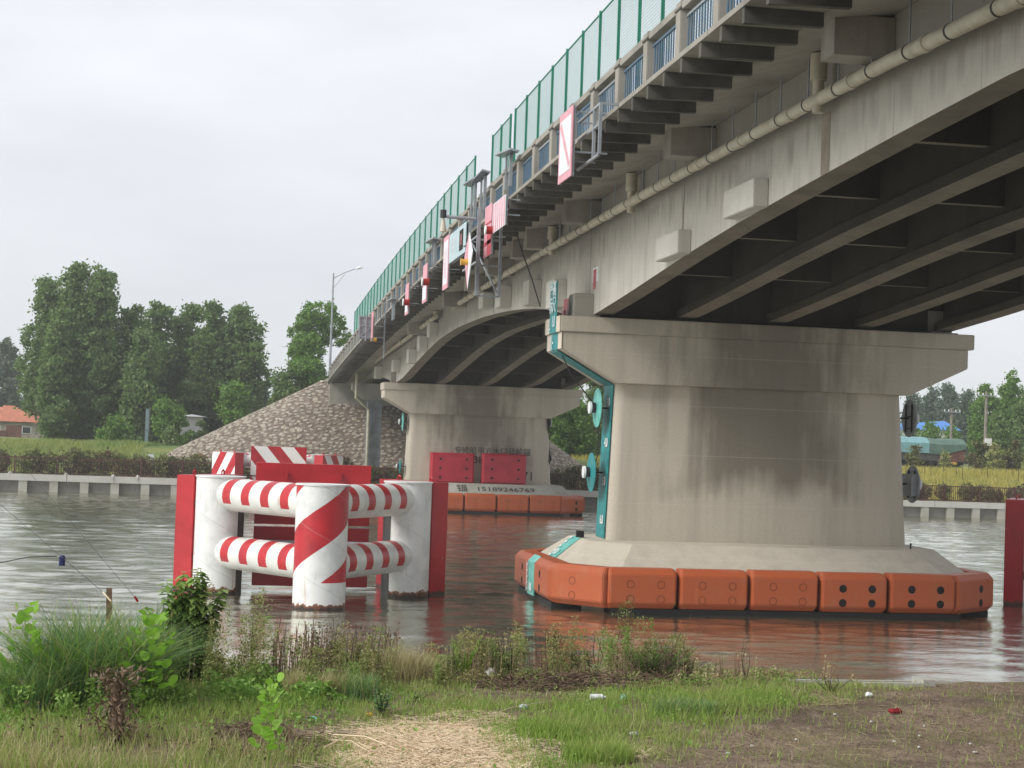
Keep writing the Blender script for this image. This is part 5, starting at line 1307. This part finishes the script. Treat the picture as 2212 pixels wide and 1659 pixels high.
# ------------------------------------------------------------------ near bank vegetation
rng = np.random.default_rng(77)
def gz(u, v):
    """point on the near bank below direction (u, v)"""
    z = 1.95
    for _ in range(4):
        p = onz(u, v, z); z = zn(p[0], min(p[1], QY-.1))
    return Vector((p[0], p[1], z))
def zn_arr(P): return np.array([zn(a, b) for a, b in P])
ubx = lambda v: np.interp(v, [1470, 1500, 1530, 1560, 1590, 1620, 1659], [1900, 1860, 1660, 1580, 1500, 1440, 1350])
def nz2(x, y, s, seed): return np.array([noise.noise(Vector((a*s+seed, b*s, seed))) for a, b in zip(x, y)])
def field(n, x0, x1, y0, y1):
    X = rng.uniform(x0, x1, n); Y = rng.uniform(y0, y1, n); Z = zn_arr(zip(X, Y)); P = np.stack([X, Y, Z], 1); u, v = proj(P); return P, u, v
def ell(u, v, cu, cv, ru, rv): return np.clip(1.6-1.6*np.sqrt(((u-cu)/ru)**2+((v-cv)/rv)**2), 0, 1)
P, u, v = field(150000, -4, 10.5, 11.6, QY-.1)
nn = nz2(P[:, 0], P[:, 1], 1.7, 5.)
dirt = np.clip((u-ubx(v)+nn*160)/90, 0, 1)
straw = ell(u, v, 930, 1625, 215, 66); brush = np.maximum(ell(u, v, 545, 1598, 135, 34), 1.3*ell(u, v, 1250, 1476, 280, 30))
bare = np.maximum(ell(u, v, 720, 1578, 330, 26), ell(u, v, 1180, 1490, 160, 14))
d = (1-dirt*.93)*(1-straw)*(1-brush*.85)*(1-.75*bare)*np.clip(.75+nn*1.6, .12, 1)
keep = rng.uniform(size=len(d)) < d
lush = np.clip(ell(u, v, 1480, 1530, 300, 60)+ell(u, v, 560, 1525, 200, 50)+ell(u, v, 1250, 1600, 240, 80)+ell(u, v, 250, 1545, 300, 45), 0, 1)
tanf = np.clip(.10+.42*ell(u, v, 260, 1640, 520, 75)+.3*ell(u, v, 1150, 1640, 80, 60)+.25*nn, .04, .8)
ist = (rng.uniform(size=len(d)) < tanf*(1-lush*.8))
h = (.035+.05*rng.uniform(size=len(d)))*(1+.9*lush)+.10*ell(u, v, 200, 1650, 520, 80)*rng.uniform(.3, 1.4, len(d))
for name, sel, mat, lab, w in (('lawn_grass', keep & ~ist, 'grass', 'short fresh green grass over the near bank', .007), ('dry_grass', keep & ist, 'grass_tan', 'dry tan grass mixed into the near bank', .006)):
    V, F = blades(P[sel], h[sel]*(1.1 if mat == 'grass' else 1.3), w, .7)
    put(bpy.data.objects.new(name, npmesh(name, V, F, M[mat])), label=lab, cat='grass', kind='stuff')
# low broad-leaved ground cover
P, u, v = field(26000, -4, 10, 11.6, QY-.1)
nn = nz2(P[:, 0], P[:, 1], 1.3, 9.)
keep = rng.uniform(size=len(u)) < np.clip(ell(u, v, 600, 1540, 330, 60)+ell(u, v, 120, 1560, 260, 60)+ell(u, v, 1560, 1500, 330, 36)+.12, 0, 1)*np.clip(.5+2*nn, 0, 1)*(1-np.clip((u-ubx(v))/60, 0, 1))
Q = P[keep]; Q[:, 2] += rng.uniform(.01, .07, len(Q))
V, F = leaf_quads(Q, rng.uniform(.02, .05, len(Q)), .8, .0)
put(bpy.data.objects.new('ground_cover', npmesh('ground_cover', V, F, M['weed'])), label='low broad-leaved weeds covering patches of the near bank', cat='ground cover', kind='stuff')
# pebbles, clods and chaff on the bare soil
P, u, v = field(26000, 1, 10.5, 11.8, QY-.1)
keep = rng.uniform(size=len(u)) < np.clip((u-ubx(v)+60)/120, .03, 1)*.5; Q = P[keep]; Q[:, 2] += .004
s_ = rng.uniform(.006, .022, len(Q))**1.0
V, F = leaf_quads(Q, s_*1.5, .8); V[:, 2] = np.repeat(Q[:, 2], 4)+(V[:, 2]-np.repeat(Q[:, 2], 4))*.35+.004
put(bpy.data.objects.new('soil_chaff', npmesh('soil_chaff', V, F, plain('soil_chaff_bits', (.25, .19, .14), .9, .6, 30, dark=(.07, .05, .035)))), label='small clods and chaff scattered on the bare soil', cat='soil litter', kind='stuff')
P, u, v = field(5200, 1, 10.5, 11.8, QY-.1)
keep = rng.uniform(size=len(u)) < np.clip((u-ubx(v)+40)/120, .02, 1)*np.clip(.35+1.6*nz2(P[:, 0], P[:, 1], 1.1, 2.), 0, 1); Q = P[keep]; n_ = len(Q)
s_ = rng.uniform(.008, .03, n_)**1.0; an = rng.uniform(0, 6.28, n_); c4 = []
for k in range(4): c4.append(Q+np.stack([np.cos(an+k*1.57)*s_*rng.uniform(.6, 1.3, n_), np.sin(an+k*1.57)*s_*rng.uniform(.5, 1., n_), -.004*np.ones(n_)], 1))
c4.append(Q+np.stack([np.zeros(n_), np.zeros(n_), s_*.7], 1)); V = np.stack(c4, 1).reshape(-1, 3); b5 = np.arange(n_)*5
F = np.concatenate([np.stack([b5+k, b5+(k+1) % 4, b5+4], 1) for k in range(4)])
put(bpy.data.objects.new('soil_clods', npmesh('soil_clods', V, F, M['soil'])), label='rough clods of earth over the bare soil on the right', cat='soil clods', kind='stuff')
# bank-edge scrub, grown together
def scrub(name, label, pts, mat, size, per, spread, stalks=None):
    Q = []
    for (x, y, z, r, hh) in pts:
        q = rng.normal(size=(per, 3))*[r*.5, r*.4, 0]; q[:, 2] = rng.uniform(0, 1, per)**.8*hh; q[:, :2] *= (1-.4*q[:, 2:3]/hh); Q.append(q+[x, y, z])
    V, F = leaf_quads(np.concatenate(Q), rng.uniform(.5, 1.3, len(pts)*per)*size, .5)
    o = put(bpy.data.objects.new(name, npmesh(name, V, F, M[mat])), label=label, cat='scrub', kind='stuff'); return o
groups = {'scrub': [], 'weed': [], 'dead': [], 'leaf_hedge': []}
for k in range(330):
    u_ = rng.uniform(430, 1500); v_ = rng.uniform(1446, 1462) if u_ > 960 else rng.uniform(1450, 1495); p = gz(u_, v_)
    if math.sin(u_*.047+1)+math.sin(u_*.019) < -.55 and rng.uniform() < .75: continue
    top = np.interp(u_, [430, 520, 700, 850, 930, 1080, 1200, 1340, 1440, 1500], [95, 120, 85, 60, 50, 72, 88, 92, 75, 25])
    vv = .5+.5*math.sin(u_*.031)*math.sin(u_*.073+1)+.35*rng.normal()
    kind = ['scrub', 'scrub', 'weed', 'scrub', 'dead', 'leaf_hedge', 'weed', 'scrub'][int(rng.integers(8))]
    groups[kind].append((*p, rng.uniform(.05, .17), top/205*min(1.9, max(.25, .45+vv*.9))))
for kind, nm, lb_ in (('scrub', 'bank_scrub', 'olive and tan scrub grown together along the near water edge'), ('weed', 'green_scrub', 'fresh green weeds grown through the water edge scrub'), ('dead', 'withered_scrub', 'brown withered leaves in the water edge scrub'), ('leaf_hedge', 'dark_scrub', 'dark olive leaves in the water edge scrub')):
    scrub(nm, lb_, groups[kind], kind, .026, 260 if kind != 'dead' else 90, .2)
pts = [(*gz(rng.uniform(440, 760), rng.uniform(1470, 1530)), .14, rng.uniform(.1, .26)) for k in range(50)]
scrub('creeper_patch', 'pale green creeping weeds on the near bank below the dolphin', pts, 'weed', .05, 90, .2)
pts = [(*gz(rng.uniform(-30, 420), rng.uniform(1500, 1560)), .16, rng.uniform(.12, .3)) for k in range(60)]
scrub('left_undergrowth', 'green undergrowth at the foot of the arching grass', pts, 'weed', .04, 120, .2)
pts = [(*gz(rng.uniform(1000, 1760), rng.uniform(1462, 1478)), .13, rng.uniform(.04, .15)) for k in range(90)]
scrub('edge_weeds', 'thin weeds near the concrete quay edge on the right', pts, 'scrub', .03, 60, .2)
# weed stems: uncountable thin stalks in the belt
def stalks(n, ur, vr, hr, mat, name, label, rad=.0035, leafy=None, curl=.12):
    V_, F_ = [], []; LQ = []
    mb = MB()
    for k in range(n):
        p = gz(rng.uniform(*ur), rng.uniform(*vr)); hh = rng.uniform(*hr); a = rng.uniform(0, 6.28); cv = rng.uniform(.2, 1)*curl*hh
        pts_ = [p+Vector((math.cos(a)*cv*t*t, math.sin(a)*cv*t*t*.5, hh*t)) for t in (0, .4, .75, 1)]
        mb.tube(pts_, [rad, rad*.9, rad*.7, rad*.4], 3, False)
        if leafy:
            for j in range(leafy):
                t = rng.uniform(.15, 1); LQ.append(p+Vector((math.cos(a)*cv*t*t+rng.normal()*.012, rng.normal()*.012, hh*t)))
    mats = [M[mat]]
    o = mb.obj(name, mats, label=label, cat='stalks', kind='stuff')
    if LQ:
        V, F = leaf_quads(np.array([tuple(q) for q in LQ]), rng.uniform(.02, .05, len(LQ)), .45)
        put(bpy.data.objects.new('withered_leaves', npmesh('withered_leaves', V, F, M[mat])), label='withered leaves hanging on '+label, cat='leaves', kind='stuff')
    return o
stalks(140, (585, 860), (1445, 1475), (.28, .56), 'dead', 'dead_stalks', 'dark dead stalks standing along the water edge right of the dolphin', .007, 8)
stalks(110, (1000, 1400), (1455, 1475), (.12, .34), 'dead', 'dead_stalks', 'short dark burnt stalks along the water edge in the middle', .005, 2)
stalks(70, (0, 700), (1600, 1659), (.12, .32), 'dead', 'dry_weed_stems', 'thin dry weed stems in the lower left corner', .003, 6)
stalks(60, (450, 1500), (1440, 1475), (.3, .5), 'grass_tan', 'thin_pale_stems', 'thin pale seed stems above the scrub by the water', .0022, 4)
stalks(30, (1430, 1880), (1465, 1490), (.08, .4), 'grass_tan', 'thin_pale_stems', 'sparse pale stems near the quay edge on the right', .0022, 9)
stalks(60, (0, 420), (1440, 1500), (.5, .8), 'grass_tan', 'thin_pale_stems', 'thin seed stems above the arching grass on the left', .002, 6)
# uneven taller weeds and seed heads all over the bank
P, u, v = field(2600, -4, 10, 11.7, QY-.2)
nn = nz2(P[:, 0], P[:, 1], 2.3, 4.)
keep = rng.uniform(size=len(u)) < np.clip(.25+1.4*nn, 0, 1)*(1-np.clip((u-ubx(v)+40)/80, 0, .97))*(1-ell(u, v, 930, 1625, 215, 66))
Q = []
for q in P[keep]:
    k = int(rng.integers(8, 26)); w_ = rng.normal(size=(k, 3))*[.035, .03, 0]; w_[:, 2] = rng.uniform(.01, rng.uniform(.06, .17), k); Q.append(w_+q)
Q = np.concatenate(Q); V, F = leaf_quads(Q, rng.uniform(.012, .04, len(Q)), .45)
put(bpy.data.objects.new('small_weeds', npmesh('small_weeds', V, F, M['weed'])), label='scattered small leafy weeds making the near bank uneven', cat='weeds', kind='stuff')
# tufts
def tuft(name, label, cat, u_, v_, r, hh, n, mat, lean=.8, w=.007, yr=.7):
    p = gz(u_, v_); a = rng.uniform(0, 6.28, n); rr = np.sqrt(rng.uniform(0, 1, n))*r
    Q = np.stack([rr*np.cos(a), rr*np.sin(a)*yr, np.zeros(n)], 1)
    V, F = blades(Q, hh*rng.uniform(.45, 1.1, n), w*rng.uniform(.6, 1.5, n), lean, segs=5, bend=.85)
    mats, pr = ([M[mat], M['grass'], M['grass_tan']], (.62, .24, .14)) if mat == 'grass_dark' else ([M[mat]], (1.,))
    mi = np.tile(rng.choice(len(mats), n, p=pr), 5)
    return inst(name, npmesh(name, V, F, mats, mi), None, tuple(p), label=label, cat=cat)
tuft('arching_grass', 'big clump of blue-green arching grass at the left of the near bank', 'grass clump', 190, 1512, .52, .95, 3000, 'grass_dark', 1.1, .014)
tuft('arching_grass', 'second arching grass clump just left of the round-leaved sapling', 'grass clump', 268, 1500, .34, .85, 1500, 'grass_dark', 1.1, .013)
tuft('arching_grass', 'lower arching grass at the left edge of view', 'grass clump', 80, 1530, .36, .6, 1400, 'grass_dark', 1.1, .013)
tuft('tan_tuft', 'large tan dry grass tuft at the water edge in the middle', 'grass clump', 868, 1478, .26, .44, 1500, 'grass_tan', .55, .006)
tuft('tan_tuft', 'smaller tan dry grass tuft right of the big one', 'grass clump', 925, 1474, .15, .32, 500, 'grass_tan', .6, .006)
tuft('tan_tuft', 'narrow drooping tan tuft below the front pile of the dolphin', 'grass clump', 636, 1498, .1, .32, 380, 'grass_tan', .6, .006)
tuft('tan_tuft', 'low tan and green tuft between the two dry tufts', 'grass clump', 715, 1505, .16, .3, 600, 'grass_tan', .7, .006)
tuft('green_tuft', 'dark green grass tuft beside the tan tufts', 'grass clump', 775, 1510, .2, .3, 800, 'grass_dark', .7, .008)
tuft('green_tuft', 'bright lush grass tuft right of the burnt brush', 'grass clump', 1480, 1545, .3, .2, 1600, 'grass_dark', .8, .009)
tuft('green_tuft', 'long blades of fresh grass beside the straw pile', 'grass clump', 1190, 1590, .3, .2, 1200, 'grass', .6, .008)
tuft('green_tuft', 'fresh grass tuft near the lower edge right of the straw', 'grass clump', 1290, 1640, .3, .17, 1200, 'grass', .6, .008)
tuft('green_tuft', 'fresh green tuft in front of the burnt brush', 'grass clump', 1620, 1510, .35, .14, 1300, 'grass', .7, .008)
# leafy plants
def leafy(name, label, cat, u_, v_, hh, n, leaf, mat, spread=.1, ll=2.6, droop=.4, stems=1, taper=True, start=.12, wob=.03, stem_r=.006):
    """upright stem(s) with pointed leaves spiralling up it"""
    p = gz(u_, v_); V, F = [], []; mb = MB()
    for s_ in range(stems):
        ox, oy = (rng.normal()*spread, rng.normal()*spread*.6) if stems > 1 else (0, 0); hs_ = hh*(1 if s_ == 0 else rng.uniform(.55, .98))
        top = Vector((ox*1.6+rng.normal()*wob, oy, hs_)); b0 = Vector((ox*.4, oy*.4, 0))
        mb.tube([b0, (b0+top)/2+Vector((rng.normal()*wob, 0, 0)), top], [stem_r, stem_r*.7, stem_r*.25], 4, False)
        m = max(3, n//stems)
        for i in range(m):
            t = start+(1-start)*(i+.5)/m; c = b0.lerp(top, t); a = i*2.4+rng.normal()*.3
            L = leaf*(1.15-.75*t if taper else 1)*rng.uniform(.8, 1.15); el = R(40)-droop*rng.uniform(.3, 1.4)
            d = Vector((math.cos(a)*math.cos(el), math.sin(a)*math.cos(el), math.sin(el))); sd_ = d.cross(Vector((0, 0, 1))).normalized()*L/ll/1.6
            k = len(V); tip = c+d*L+Vector((0, 0, -L*.25*droop)); mid = c+d*L*.45
            V += [tuple(c), tuple(mid+sd_), tuple(tip), tuple(mid-sd_)]; F.append((k, k+1, k+2, k+3))
    t_ = thing(name, label, cat, tuple(p))
    mb.obj('stem', M['dead'] if mat in ('dead',) else M['bark'], t_)
    inst('foliage', npmesh('foliage', V, F, M[mat]), t_); return t_
def roundleaf(label, u_, v_, hh, n, leaf, spread=.09):
    p = gz(u_, v_); t_ = thing('sapling', label, 'sapling', tuple(p)); mb = MB(); mb.tube([(0, 0, 0), (.02, 0, hh*.5), (0, 0, hh)], [.007, .005, .002], 5, False); 
    me_ = MB(); ring = [(0, 0, 0)]+[(math.cos(a)*.5*(1.25 if abs(a-math.pi/2) < .2 else 1), math.sin(a)*.5*(1.3 if abs(a-math.pi/2) < .2 else 1)+.45, .06*math.cos(2*a)) for a in np.linspace(-math.pi/2, 1.5*math.pi, 10)[:-1]]
    me_.add(ring[1:], [tuple(range(9))]); lm = me_.mesh('leaf', M['sap'])
    for i in range(n):
        t = .25+.75*(i+.5)/n; a = i*2.4+rng.normal()*.35; r_ = spread*rng.uniform(.5, 1.3)*(1.2-.6*t); L = leaf*rng.uniform(.6, 1.2)*(1.1-.35*t)
        c = Vector((math.cos(a)*r_, math.sin(a)*r_*.8, hh*t+rng.normal()*.01)); mb.tube([(0, 0, hh*t-.02), tuple(c)], .0015, 3, False)
        o = inst('leaf', lm, t_, tuple(c), (rng.uniform(.2, 1.3), rng.normal()*.4, a-math.pi/2), (L, L, L))
    mb.obj('stem', M['grass'], t_)
roundleaf('round-leaved sapling in front of the arching grass', 322, 1535, .82, 70, .105, .17)
roundleaf('round-leaved sapling at the left edge of view', 44, 1525, .86, 40, .12, .17)
roundleaf('slender round-leaved sapling near the lower edge left of the straw', 576, 1672, .66, 44, .085, .075)
roundleaf('small round-leaved sprout left of the dolphin reflection', 300, 1540, .3, 10, .06, .06)
leafy('leafy_shrub', 'tall upright leafy shrub rising in front of the red side panel', 'shrub', 398, 1475, 1.1, 2400, .11, 'weed', .115, 2.2, .9, 22, False, .12, .04, .009)
leafy('leafy_weed', 'bright feathery weed left of the tall leafy shrub', 'weed', 345, 1470, .8, 260, .075, 'leaf_bright', .06, 4, .1, 4, True, .25)
leafy('leafy_weed', 'narrow bright weed right of the tall leafy shrub', 'weed', 378, 1478, .66, 200, .07, 'leaf_bright', .05, 4, .0, 3)
leafy('leafy_weed', 'pointed feathery weed standing between two piles of the dolphin', 'weed', 548, 1455, .56, 230, .06, 'weed', .03, 4, -.2, 2)
leafy('leafy_weed', 'yellow-green curling weed top against the front pile', 'weed', 598, 1455, .5, 30, .05, 'grass', .02, 3, .2, 1, start=.7)
leafy('leafy_weed', 'bright green spire weed right of the reflection of the red panel', 'weed', 996, 1462, .42, 230, .07, 'grass', .05, 4, -.2, 4)
leafy('leafy_weed', 'small green spire weed beside the bright one', 'weed', 1050, 1460, .3, 120, .05, 'weed', .03, 4, -.1, 3)
leafy('leafy_bush', 'bright green bush at the water edge in front of the orange blocks', 'bush', 1405, 1468, .40, 900, .05, 'leaf_bright', .16, 3, .5, 22, False, .1, .05)
leafy('leafy_weed', 'dark green broad-leaved weed in front of the tan tufts', 'weed', 822, 1545, .27, 90, .08, 'grass_dark', .05, 2.4, .3, 6)
leafy('leafy_weed', 'pale green rosette weed on the dark soil', 'weed', 892, 1515, .1, 40, .07, 'grass', .04, 1.9, .6, 6)
leafy('leafy_weed', 'small sprig standing at the quay edge on the right', 'weed', 1795, 1492, .2, 120, .035, 'scrub', .08, 3, .3, 9)
for i, (u_, v_, hh, lab) in enumerate([(1190, 1462, .48, 'tall yellow-green flowering weed left of the scrub'), (1290, 1460, .5, 'bare pale twisting stem above the scrub'), (1590, 1470, .38, 'dark withered weed standing alone by the water'), (1560, 1472, .36, 'dark withered weed with drooping leaves by the water'), (1612, 1470, .46, 'feathery pale seed head by the water'), (1105, 1460, .42, 'reddish seeded weed above the scrub')]):
    leafy('leafy_weed', lab, 'weed', u_, v_, hh, 60 if i != 1 else 12, .045, ['scrub', 'grass_tan', 'dead', 'dead', 'grass_tan', 'scrub'][i], .03, 3.2, .4, 3)
# dead creeper-covered stump
p = gz(247, 1600); t_ = thing('creeper_stump', 'dark stump wrapped in dead brown creepers on the left of the near bank', 'stump', tuple(p))
mb = MB(); mb.tube([(0, 0, -.03), (.01, 0, .2), (-.01, 0, .46)], [.07, .055, .03], 8); mb.obj('trunk', M['dead'], t_)
n = 900; a = rng.uniform(0, 6.28, n); zz = rng.uniform(-.02, .56, n); rr = (.05+.07*np.abs(np.sin(zz*9)))*rng.uniform(.4, 1.9, n); Q = np.stack([rr*np.cos(a), rr*np.sin(a), zz], 1)
V, F = leaf_quads(Q, rng.uniform(.03, .08, n), .3); inst('dead_leaves', npmesh('dead_leaves', V, F, M['dead']), t_, kind='stuff')
# brush piles and straw: lying stems
def lying(name, label, cat, cu, cv, ru, rv, n, L, rad, mat, hmax, kind='stuff', flat=.25):
    mb = MB()
    for k in range(n):
        a = rng.uniform(0, 6.28); q = math.sqrt(rng.uniform()); du, dv = math.cos(a)*q, math.sin(a)*q
        p = gz(cu+ru*du, cv+rv*dv); p.z += rng.uniform(0, hmax)*(1-q); a2 = rng.uniform(0, 6.28); l = L*rng.uniform(.3, 1); e_ = rng.normal()*flat
        d = Vector((math.cos(a2), math.sin(a2), e_)); w_ = Vector((-d.y, d.x, .15))*l*rng.normal()*.12
        p.z = max(p.z, zn(p.x, p.y)+.01)
        e3 = p+d*l; e3.z = max(e3.z, zn(p.x, p.y)+.004)
        mb.tube([p, p+d*l*.5+w_, e3], [rad, rad*.9, rad*.5], 3, False)
    return mb.obj(name, M[mat], label=label, cat=cat, kind=kind)
lying('brush_pile', 'dark dead brush heap on the left part of the near bank', 'brush', 530, 1600, 120, 34, 900, .2, .0035, 'dead', .09)
lying('brush_pile', 'second dark brush heap right of the slender sapling', 'brush', 668, 1618, 55, 26, 300, .16, .0035, 'dead', .06)
lying('brush_pile', 'long burnt brush strip along the near water edge', 'brush', 1250, 1477, 270, 17, 2600, .2, .0055, 'dead', .12)
lying('brush_pile', 'burnt brush mound with upright twigs at the right end of the strip', 'brush', 1440, 1458, 66, 20, 700, .26, .0045, 'dead', .26, flat=.8)
lying('brush_pile', 'narrow dark brush line in the grass near the bare soil', 'brush', 1595, 1535, 60, 9, 200, .1, .004, 'dead', .03)
lying('loose_twigs', 'loose pale twigs lying over the near bank', 'twigs', 1100, 1560, 1050, 100, 500, .22, .0022, 'grass_tan', .02)
lying('straw_pile', 'large pale straw heap at the lower middle of the near bank', 'straw', 930, 1640, 215, 76, 17000, .14, .0028, 'straw', .10, flat=.2)
lying('straw_spread', 'thin straw scattered round the pale straw patch', 'straw', 930, 1632, 300, 90, 2600, .13, .0024, 'straw', .01, flat=.05)
lying('straw_spread', 'streak of straw trailing up and right of the pale patch', 'straw', 1010, 1570, 120, 34, 1500, .12, .0024, 'straw', .02, flat=.08)
lying('straw_wisp', 'pale dry wisp on the bare soil near the lower edge', 'straw', 1350, 1628, 60, 12, 420, .12, .0022, 'straw', .03)
lying('straw_wisp', 'dry wisp in the grass left of the red rag', 'straw', 1800, 1518, 50, 8, 260, .1, .0022, 'grass_tan', .02)
for i, (a, b, lab) in enumerate([((700, 1630), (790, 1605), 'thick pale reed left of the straw heap'), ((720, 1600), (860, 1632), 'split pale reed bundle on the straw heap'), ((785, 1590), (1000, 1580), 'long reed lying across the top of the straw heap'), ((1000, 1580), (1195, 1524), 'long thin reed running from the straw heap to the grass'), ((716, 1612), (800, 1640), 'second pale reed at the left end of the straw'), ((1275, 1620), (1350, 1638), 'thin pale stalk in the grass right of the straw'), ((1640, 1583), (1668, 1605), 'short grey stick on the bare soil'), ((1350, 1645), (1385, 1634), 'pale wooden chip on the bare soil')]):
    p, q = gz(*a), gz(*b); mb = MB(); lift = .05 if i < 5 else .01; r_ = .006 if i < 3 else .004
    mb.tube([p+Vector((0, 0, lift)), (p+q)/2+Vector((0, .01, lift+.04)), q+Vector((0, 0, lift))], [r_, r_, r_*.6], 5); mb.obj('reed', M['straw'] if i < 6 else M['wood'], label=lab, cat='reed')
# litter
def lump(name, label, cat, u_, v_, w_, d_, h_, mat, seed=0):
    p = gz(u_, v_); r2 = random.Random(seed); mb = MB(); n = 9; rings = []
    for k, (s_, z_) in enumerate(((.8, 0), (1, .35), (.8, .75), (.35, 1))):
        rings.append([(math.cos(2*math.pi*j/n)*w_/2*s_*r2.uniform(.75, 1.15), math.sin(2*math.pi*j/n)*d_/2*s_*r2.uniform(.75, 1.15), z_*h_*r2.uniform(.8, 1.2)+.01) for j in range(n)])
    mb.loft(rings); return mb.obj(name, mat if not isinstance(mat, str) else M[mat], M4=Matrix.Translation(p), label=label, cat=cat)
p = gz(1290, 1522); mb = MB(); mb.tube([(-.07, 0, .035), (.05, 0, .035), (.065, 0, .035), (.085, 0, .035)], [.028, .028, .012, .012], 10)
mb.obj('plastic_bottle', M['white'], M4=Matrix.Translation(p+Vector((0, 0, .03))), label='white plastic bottle lying in the grass below the burnt brush', cat='bottle')
lump('foam_piece', 'white foam piece at the edge of the bare soil', 'foam', 1877, 1506, .09, .06, .04, 'white', 1)
lump('red_rag', 'crumpled dark red rag on the bare soil', 'rag', 1934, 1543, .15, .07, .05, plain('dark_red_cloth', (.26, .012, .02), .8, .3, 20), 2)
lump('plastic_scrap', 'pale turquoise plastic scrap left of the straw heap', 'litter', 670, 1558, .13, .08, .03, plain('turquoise_plastic', (.2, .5, .47), .5, .2, 20), 3)
lump('plastic_scrap', 'pale green crumpled bag beside the white bottle', 'litter', 1345, 1516, .09, .06, .06, plain('pale_green_bag', (.25, .48, .36), .5, .2, 20), 4)
lump('plastic_scrap', 'whitish crumpled plastic in the grass near the lower middle', 'litter', 1370, 1590, .1, .06, .03, plain('dull_white_plastic', (.5, .5, .47), .5, .3, 20), 5)
lump('foam_piece', 'pale foam crumb at the tip of the long reed', 'foam', 1130, 1532, .1, .05, .035, 'print_teal', 6)
lump('stone_lump', 'pale grey lump between the tan tufts and the burnt brush', 'stone', 1062, 1468, .16, .1, .1, 'conc_beam', 7)
lump('stone_lump', 'grey lump on the burnt brush mound', 'stone', 1430, 1456, .15, .1, .09, 'conc_beam', 8)
lump('orange_peel', 'small orange peel pieces on the soil', 'peel', 797, 1548, .08, .04, .025, 'amber', 9)
for i in range(12):
    u_ = 1450+rng.uniform(0, 700); v_ = 1560+rng.uniform(-20, 90)
    lump('pebble', ['small', 'tiny', 'flat', 'round'][i % 4]+' pale pebble on the bare soil '+('near the lower edge' if v_ > 1600 else 'right of the grass' if u_ < 1800 else 'below the red rag'), 'pebble', u_, v_, rng.uniform(.02, .045), .03, .015, 'conc_beam', 20+i)['group'] = 'pebbles on the bare soil'
# stakes, frame, fishing lines
p = gz(241, 1440); a = ony(236, 1270, p.y)
mb = MB(); mb.bar((a[0]+.03, p.y, p.z-.1), (a[0], p.y, a[2]), .055, .05); mb.obj('wooden_stake', M['wood'], label='short brown wooden stake among the arching grass at the water edge', cat='stake')
fr = thing('rusty_frame', 'rusty rectangular iron frame standing behind the leafy shrub', 'iron frame', (0, 0, 0))
c00 = ony(416, 1319, 16.9); c11 = ony(457, 1390, 16.9)
mb = MB()
for (p_, q_) in (((c00[0], c00[2]), (c11[0], c00[2])), ((c00[0], c00[2]), (c00[0], c11[2]-.15)), ((c11[0], c00[2]), (c11[0], c11[2]-.2)), ((c00[0]-.12, c00[2]-.03), (c00[0], c00[2]))): mb.bar((p_[0], 16.9, p_[1]), (q_[0], 16.9, q_[1]), .028)
mb.obj('bars', M['rust'], fr); mb = MB(); mb.box(c00[0], c11[0], 16.89, 16.91, c11[2]-.25, c00[2]-.24); mb.obj('plate', M['rust'], fr)
def line(label, A, B, r, mat='dark_metal', sag=0.):
    A, B = Vector(A), Vector(B); mb = MB(); mb.tube([A, A.lerp(B, .33)-Vector((0, 0, sag)), A.lerp(B, .66)-Vector((0, 0, sag)), B], r, 4); mb.obj('fishing_line', M[mat], label=label, cat='fishing line')
line('lower thin fishing net line crossing the water to the wooden stake', ony(236, 1291, 17.), ony(-160, 952, 24.), .0035)
line('upper thin fishing net line crossing the water on the left', ony(297, 1297, 17.), ony(-160, 757, 26.), .003)
line('dark cord running left from the dark blue bottle', ony(123, 1201, 18.9), ony(-60, 1237, 19.6), .005, sag=-.05)
a = ony(134, 1211, 18.9); mb = MB(); mb.tube([(0, 0, -.055), (0, 0, .04), (0, 0, .06)], [.035, .035, .02], 10)
mb.obj('float_bottle', plain('dark_blue_plastic', (.02, .03, .12), .4), M4=Matrix.Translation(Vector(a)), label='small dark blue bottle tied on the net line at the left', cat='bottle')
mb = MB(); mb.tube([ony(222, 1279, 17.1), ony(240, 1299, 17.0)], .008, 6); mb.obj('pale_pole', M['straw'], label='pale pole end resting against the wooden stake', cat='pole')
mb = MB(); mb.tube([ony(291, 1288, 17.0), ony(298, 1300, 17.0)], .013, 6); mb.obj('red_float', M['redlamp'], label='small red float on the upper net line', cat='float')
haze_box()
